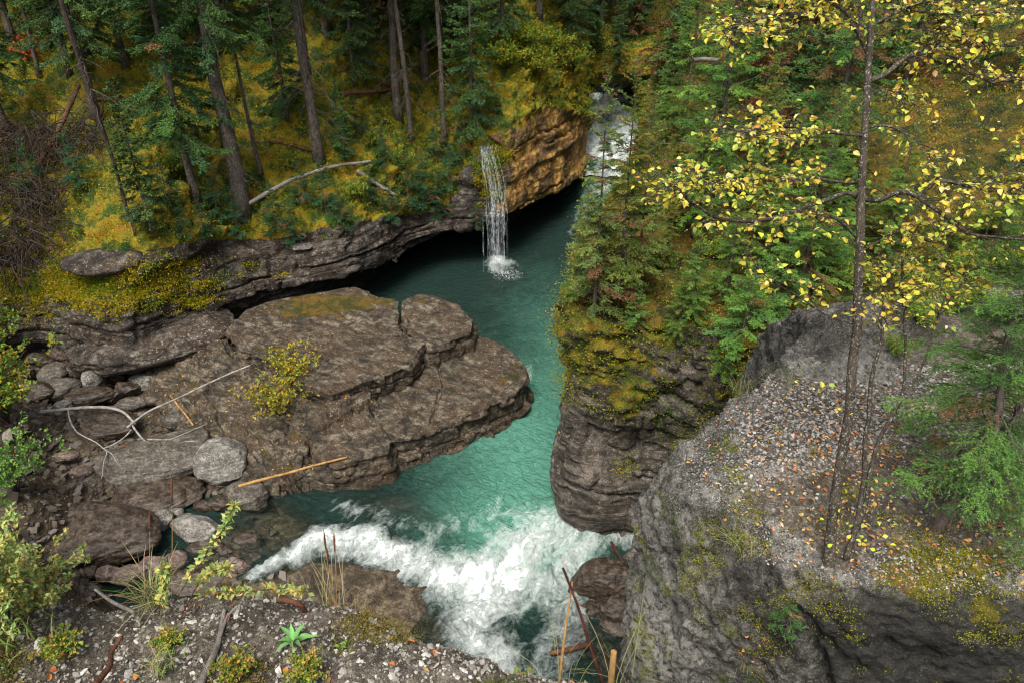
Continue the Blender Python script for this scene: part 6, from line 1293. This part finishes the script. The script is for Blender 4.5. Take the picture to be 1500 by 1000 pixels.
def rosette(loc, seed, n, Lr, W, lab, pal=((.22, .42, .08), (.28, .48, .10), (.16, .34, .07))):
    r = np.random.default_rng(seed); az = np.arange(n) * 2.4 + r.random(n) * .5; el = .25 + .9 * r.random(n); d = np.stack([np.cos(az) * np.cos(el), np.sin(az) * np.cos(el), np.sin(el)], -1)
    V, Fc = leaves6(np.zeros((n, 3)) + r.normal(size=(n, 3)) * .003, d, np.tile([0, 0, 1.], (n, 1)), Lr * (.6 + .5 * r.random(n)), W * np.ones(n), .25, .18)
    add("rosette_plant", new_mesh("leaves", V, Fc, M['leaf'], col=np.repeat(pick(r, n, pal, .12), 7, 0)), loc=loc, label=lab, category="plant")
rosette(fg(524, 938), 1, 13, .085, .02, "bright green rosette of long leaves at the gravel edge")
rosette(fg(428, 938), 2, 11, .075, .017, "green rosette left of the brightest one on the gravel", ((.16, .32, .10), (.20, .38, .12)))
rosette(fg(500, 950), 3, 6, .03, .012, "tiny round-leaved plant below the bright rosette")
lowp = bush_parts(31, .07, .07, 34, 40, .011, .008, ((.14, .24, .04), (.30, .30, .05), (.40, .22, .05), (.20, .28, .05)), None, .0008)
for i, (u, v, s, lab) in enumerate([(400, 985, 1.3, "low green and orange plant patch at the bottom edge"), (345, 990, 1.0, "low leafy patch left of the orange-green one at the bottom"), (450, 990, 1.0, "low plant patch right of the larger one at the bottom edge"), (250, 950, .8, "small leafy patch in the middle of the gravel"),
                                    (585, 975, .7, "small plant patch under the bright rosette"), (760, 1003, .7, "small mossy plant at the tip of the gravel ledge"), (90, 960, 1.0, "low leafy patch near the left corner"), (20, 990, 1.3, "leafy patch in the lower left corner")]):
    put_bush("ground_plant", lowp, fg(u, v), lab, "plant", "low plants on the foreground gravel", i, s)
PALE = ((.28, .38, .12), (.36, .44, .14), (.42, .42, .12), (.22, .32, .10), (.5, .42, .12))
pb = bush_parts(32, .30, .22, 22, 70, .022, .013, PALE, None, .0018, clump=4)
put_bush("pale_bush", pb, P(15, 905, 10.35), "pale green small-leaved bush in the lower left corner", "bush", None, 0, .85)
put_bush("pale_bush", pb, P(75, 885, 10.25), "pale green bush right of the corner one, reaching over the rocks", "bush", None, 2, .75)
put_bush("pale_bush", pb, P(-20, 860, 10.5), "pale green bush at the left edge above the corner one", "bush", None, 4, .7)
sprg = np.random.default_rng(33)
for j, (path, lab) in enumerate([([(250, 888), (275, 850), (300, 810), (330, 770), (345, 735)], "pale green sprig reaching up over the mottled boulder"), ([(262, 905), (300, 870), (345, 868), (400, 862), (448, 866)], "pale sprig arching right over the white water's start"),
                                 ([(235, 905), (238, 880), (243, 850), (240, 830)], "short upright pale sprig in the grass tuft"), ([(268, 900), (290, 855), (310, 835), (335, 832)], "pale sprig between the upright and the arching ones")]):
    a = fg(*path[0]); dep = proj(a)[2]; q = [a] + [PD(u, v, dep - .06 * (i + 1) + .02) for i, (u, v) in enumerate(path[1:])]; p = smoothpath(np.array(q), 8) - a
    o = root("leafy_sprig", a, lab, "sprig"); v, f = tubes([p], [np.linspace(.0022, .0009, len(p))], 5); add("stem", new_mesh("stem", v, f, M['redlog']), parent=o)
    n = 170; t = (.2 + .8 * sprg.random(n) ** .6) * (len(p) - 1.01); i0 = t.astype(int); pos = p[i0] + (p[i0 + 1] - p[i0]) * (t - i0)[:, None]; d = rand_dirs(sprg, n, .4)
    V, Fc = leaves4(pos + d * .008 * sprg.random((n, 1)), d, rand_dirs(sprg, n, 1.5), .020 * (.6 + .6 * sprg.random(n)), .011); add("foliage", new_mesh("foliage", V, Fc, M['leaf'], col=np.repeat(pick(sprg, n, PALE, .15), 4, 0), smooth=False), parent=o)

# ================================================================ THE BIRCH
br = np.random.default_rng(2024)
b0 = on(near_grid, 1216, 826); b0d = proj(b0)[2]
birch = root("birch_tree", b0 - [0, 0, .03], "slender grey birch with thinning yellow leaves growing out of the big boulder", "birch tree")
LEAFC = ((.66, .58, .06), (.74, .66, .12), (.56, .58, .07), (.40, .52, .08), (.70, .50, .07), (.60, .36, .07), (.32, .46, .08), (.80, .74, .26)); LW = (.22, .19, .19, .15, .06, .03, .08, .08)
twp, twr, lp, ld = [], [], [], []
def limb(pts, r0, r1, name="limb", leafy=1.0, twig_from=.25, tl=.29, nt=None, bias=(0, 0, 0), mat='birch'):
    q = np.array([PD(u, v, d) for u, v, d in pts]); p = smoothpath(q, 7); p = wobble(p, .012, 5, int(pts[0][0] + pts[-1][0])); L_ = np.linalg.norm(np.diff(p, axis=0), axis=1).sum()
    v, f = tubes([p - b0], [np.linspace(r0, r1, len(p)) * (1 + .1 * vnoise(p * 20, 3))], 8 if r0 > .02 else 6); add(name, new_mesh(name, v, f, M[mat]), parent=birch)
    n = int(1.75 * nt) if nt is not None else int(L_ / .055 * leafy)
    for i in range(n):
        t = twig_from + (1 - twig_from) * br.random(); k = min(int(t * (len(p) - 1)), len(p) - 2); tan = unit(p[k + 1] - p[k]); d = unit(tan * .7 + br.normal(size=3) * [.8, .8, .13] + np.array(bias)); l = tl * (.4 + .8 * br.random()); m = 6; q = [p[k]]
        for j in range(m):
            d = unit(d + br.normal(size=3) * [.26, .26, .12] + [0, 0, .0]); q.append(q[-1] + d * l / m)
        q = np.array(q); twp.append(q - b0); twr.append(np.linspace(.0032, .0013, m + 1))
        for s_ in range(2):
            kk = br.integers(2, m); d2 = unit(d + br.normal(size=3) * [.8, .8, .2]); q2 = q[kk] + d2 * np.linspace(0, 1, 4)[:, None] * l * .4 + br.normal(size=(4, 3)) * .006; twp.append(q2 - b0); twr.append(np.linspace(.0015, .0008, 4))
            for w in (1, 2, 3):
                if br.random() < .62: lp.append(q2[w] - b0); ld.append(d2)
        for w in range(2, m + 1):
            if br.random() < .5: lp.append(q[w] - b0); ld.append(unit(q[w] - q[w - 1]))
    return p
trunk_px = [(1215, 832, b0d), (1219, 770, b0d - .06), (1228, 700, b0d - .14), (1243, 620, b0d - .24), (1251, 530, b0d - .32), (1258, 440, b0d - .4), (1262, 340, b0d - .46), (1263, 280, b0d - .5), (1267, 200, b0d - .55), (1274, 100, b0d - .6), (1278, 40, b0d - .65), (1284, -60, b0d - .7), (1290, -200, b0d - .75)]
tq = np.array([PD(*a) for a in trunk_px]); tp = smoothpath(tq, 9); tp = wobble(tp, .008, 4, 5); tt = np.linspace(0, 1, len(tp)); trd = .038 * (1 - .62 * tt) * (1 + .35 * np.exp(-tt * 40)) * (1 + .06 * vnoise(tp * 14, 6))
v, f = tubes([tp - b0], [trd], 14); add("trunk", new_mesh("trunk", v, f, M['birch']), parent=birch)
D = b0d - .45
limb([(1262, 285, D), (1240, 276, D - .05), (1180, 298, D - .2), (1110, 318, D - .35), (1050, 313, D - .5), (1010, 287, D - .6), (995, 275, D - .62)], .016, .004, nt=30, twig_from=.35)
limb([(1262, 262, D), (1200, 255, D - .1), (1130, 258, D - .25), (1080, 262, D - .4), (1030, 262, D - .5)], .010, .003, nt=34)
limb([(1266, 190, D - .1), (1210, 186, D - .2), (1150, 180, D - .35), (1110, 180, D - .5), (1090, 188, D - .55)], .010, .003, nt=32)
limb([(1274, 70, D - .15), (1255, 38, D - .2), (1215, 20, D - .3), (1150, 10, D - .4), (1100, 22, D - .5), (1070, 38, D - .55)], .014, .003, nt=38)
limb([(1274, 40, D - .15), (1210, -10, D - .3), (1130, -15, D - .4)], .01, .003, nt=22)
limb([(1273, 112, D - .15), (1300, 100, D - .05), (1340, 72, D + .1), (1372, 60, D + .15), (1382, 42, D + .2), (1430, 52, D + .25), (1510, 62, D + .3)], .018, .005, nt=36)
limb([(1372, 58, D + .15), (1400, 80, D + .1), (1450, 110, D + .05), (1510, 108, D)], .008, .003, nt=24)
limb([(1278, 30, D - .2), (1330, 5, D - .1), (1400, -15, D)], .012, .004, nt=18); limb([(1340, 10, D - .1), (1420, 15, D), (1500, 10, D + .1)], .008, .003, nt=24)
limb([(1264, 283, D), (1290, 285, D - .03), (1320, 276, D - .1), (1347, 284, D - .15), (1385, 310, D - .2), (1425, 337, D - .25), (1510, 343, D - .3)], .020, .006, nt=12)
limb([(1345, 282, D - .15), (1378, 257, D - .2), (1420, 264, D - .25), (1470, 272, D - .3), (1525, 267, D - .35)], .013, .005, nt=26, tl=.3)
limb([(1440, 268, D - .3), (1480, 240, D - .35), (1520, 215, D - .4)], .006, .003, nt=14)
limb([(1266, 182, D - .1), (1300, 178, D - .05), (1338, 195, D), (1368, 228, D), (1384, 258, D)], .008, .003, nt=11)
limb([(1262, 150, D - .1), (1290, 125, D), (1330, 135, D + .1), (1350, 165, D + .1)], .007, .003, nt=12)
limb([(1260, 345, D + .02), (1235, 320, D - .1), (1205, 302, D - .2), (1180, 298, D - .2)], .009, .005, nt=4)
limb([(1256, 470, D + .1), (1215, 455, D), (1165, 425, D - .1), (1120, 395, D - .2), (1095, 360, D - .25)], .006, .003, nt=13, tl=.28)
limb([(1262, 360, D), (1290, 345, D), (1330, 330, D), (1370, 345, D), (1420, 300, D)], .006, .003, nt=12, tl=.3)
s2 = limb([(1240, 815, b0d - .02), (1262, 745, b0d - .08), (1270, 650, b0d - .18), (1276, 560, b0d - .28), (1292, 490, b0d - .34), (1296, 420, b0d - .38), (1290, 360, b0d - .4)], .020, .006, "stem", nt=14, twig_from=.7, tl=.3)
s3 = limb([(1258, 770, b0d - .05), (1285, 660, b0d - .15), (1300, 618, b0d - .2), (1323, 570, b0d - .25), (1327, 500, b0d - .3), (1325, 430, b0d - .35), (1322, 370, b0d - .4)], .016, .005, "stem", nt=18, twig_from=.7, tl=.32)
limb([(1323, 570, b0d - .25), (1348, 545, b0d - .25), (1372, 470, b0d - .3), (1400, 425, b0d - .3), (1425, 400, b0d - .3)], .008, .003, nt=16, twig_from=.45)
limb([(1250, 640, b0d - .24), (1220, 590, b0d - .3), (1180, 560, b0d - .3)], .003, .0015, nt=2, tl=.15)
v, f = tubes(twp, twr, 4); add("twigs", new_mesh("twigs", v, f, M['birch']), parent=birch)
lp = np.array(lp); ld = np.array(ld); n = len(lp); print("birch leaves", n)
d = unit(ld * .5 + br.normal(size=(n, 3)) * [.8, .8, .35] + [0, 0, -.28]); pos = lp + d * .008
LL = .042 * (.45 + .75 * br.random(n)); V, Fc = leaves6(pos, d, unit(rand_dirs(br, n, 1.1)), LL, LL * (.62 + .2 * br.random(n)), .15, .15)
add("leaves", new_mesh("leaves", V, Fc, M['leaf'], col=np.repeat(pick(br, n, LEAFC, .12, LW), 7, 0), smooth=False), parent=birch)
n = 34; pp = np.array([PD(1262 + 30 * br.normal(), 775 + 35 * br.normal(), b0d - .15) for _ in range(n)]) - b0; V, Fc = leaves6(pp, rand_dirs(br, n), rand_dirs(br, n, 1.5), .038, .026)
add("low_leaves", new_mesh("low_leaves", V, Fc, M['leaf'], col=np.repeat(pick(br, n, ((.5, .55, .05), (.4, .5, .06), (.65, .55, .06))), 7, 0), smooth=False), parent=birch)

# ---------------------------------------------------------------- more plants rooted on the soil behind the boulder's gravel
for i, (u, v, s_, lab) in enumerate([(1345, 470, .55, "small yellow-green bush on the soil behind the gravel, nearest the birch stems"), (1400, 455, .6, "yellow-green bush on the soil behind the gravel, middle one"), (1460, 470, .6, "yellow-green bush on the soil behind the gravel, next to the right edge"), (1310, 520, .35, "tiny green bush where the gravel meets the dark rock hump")]):
    put_bush("low_bush", jb, ng(u, v), lab, "bush", "yellow-green bushes behind the boulder", i * 2.2, s_)
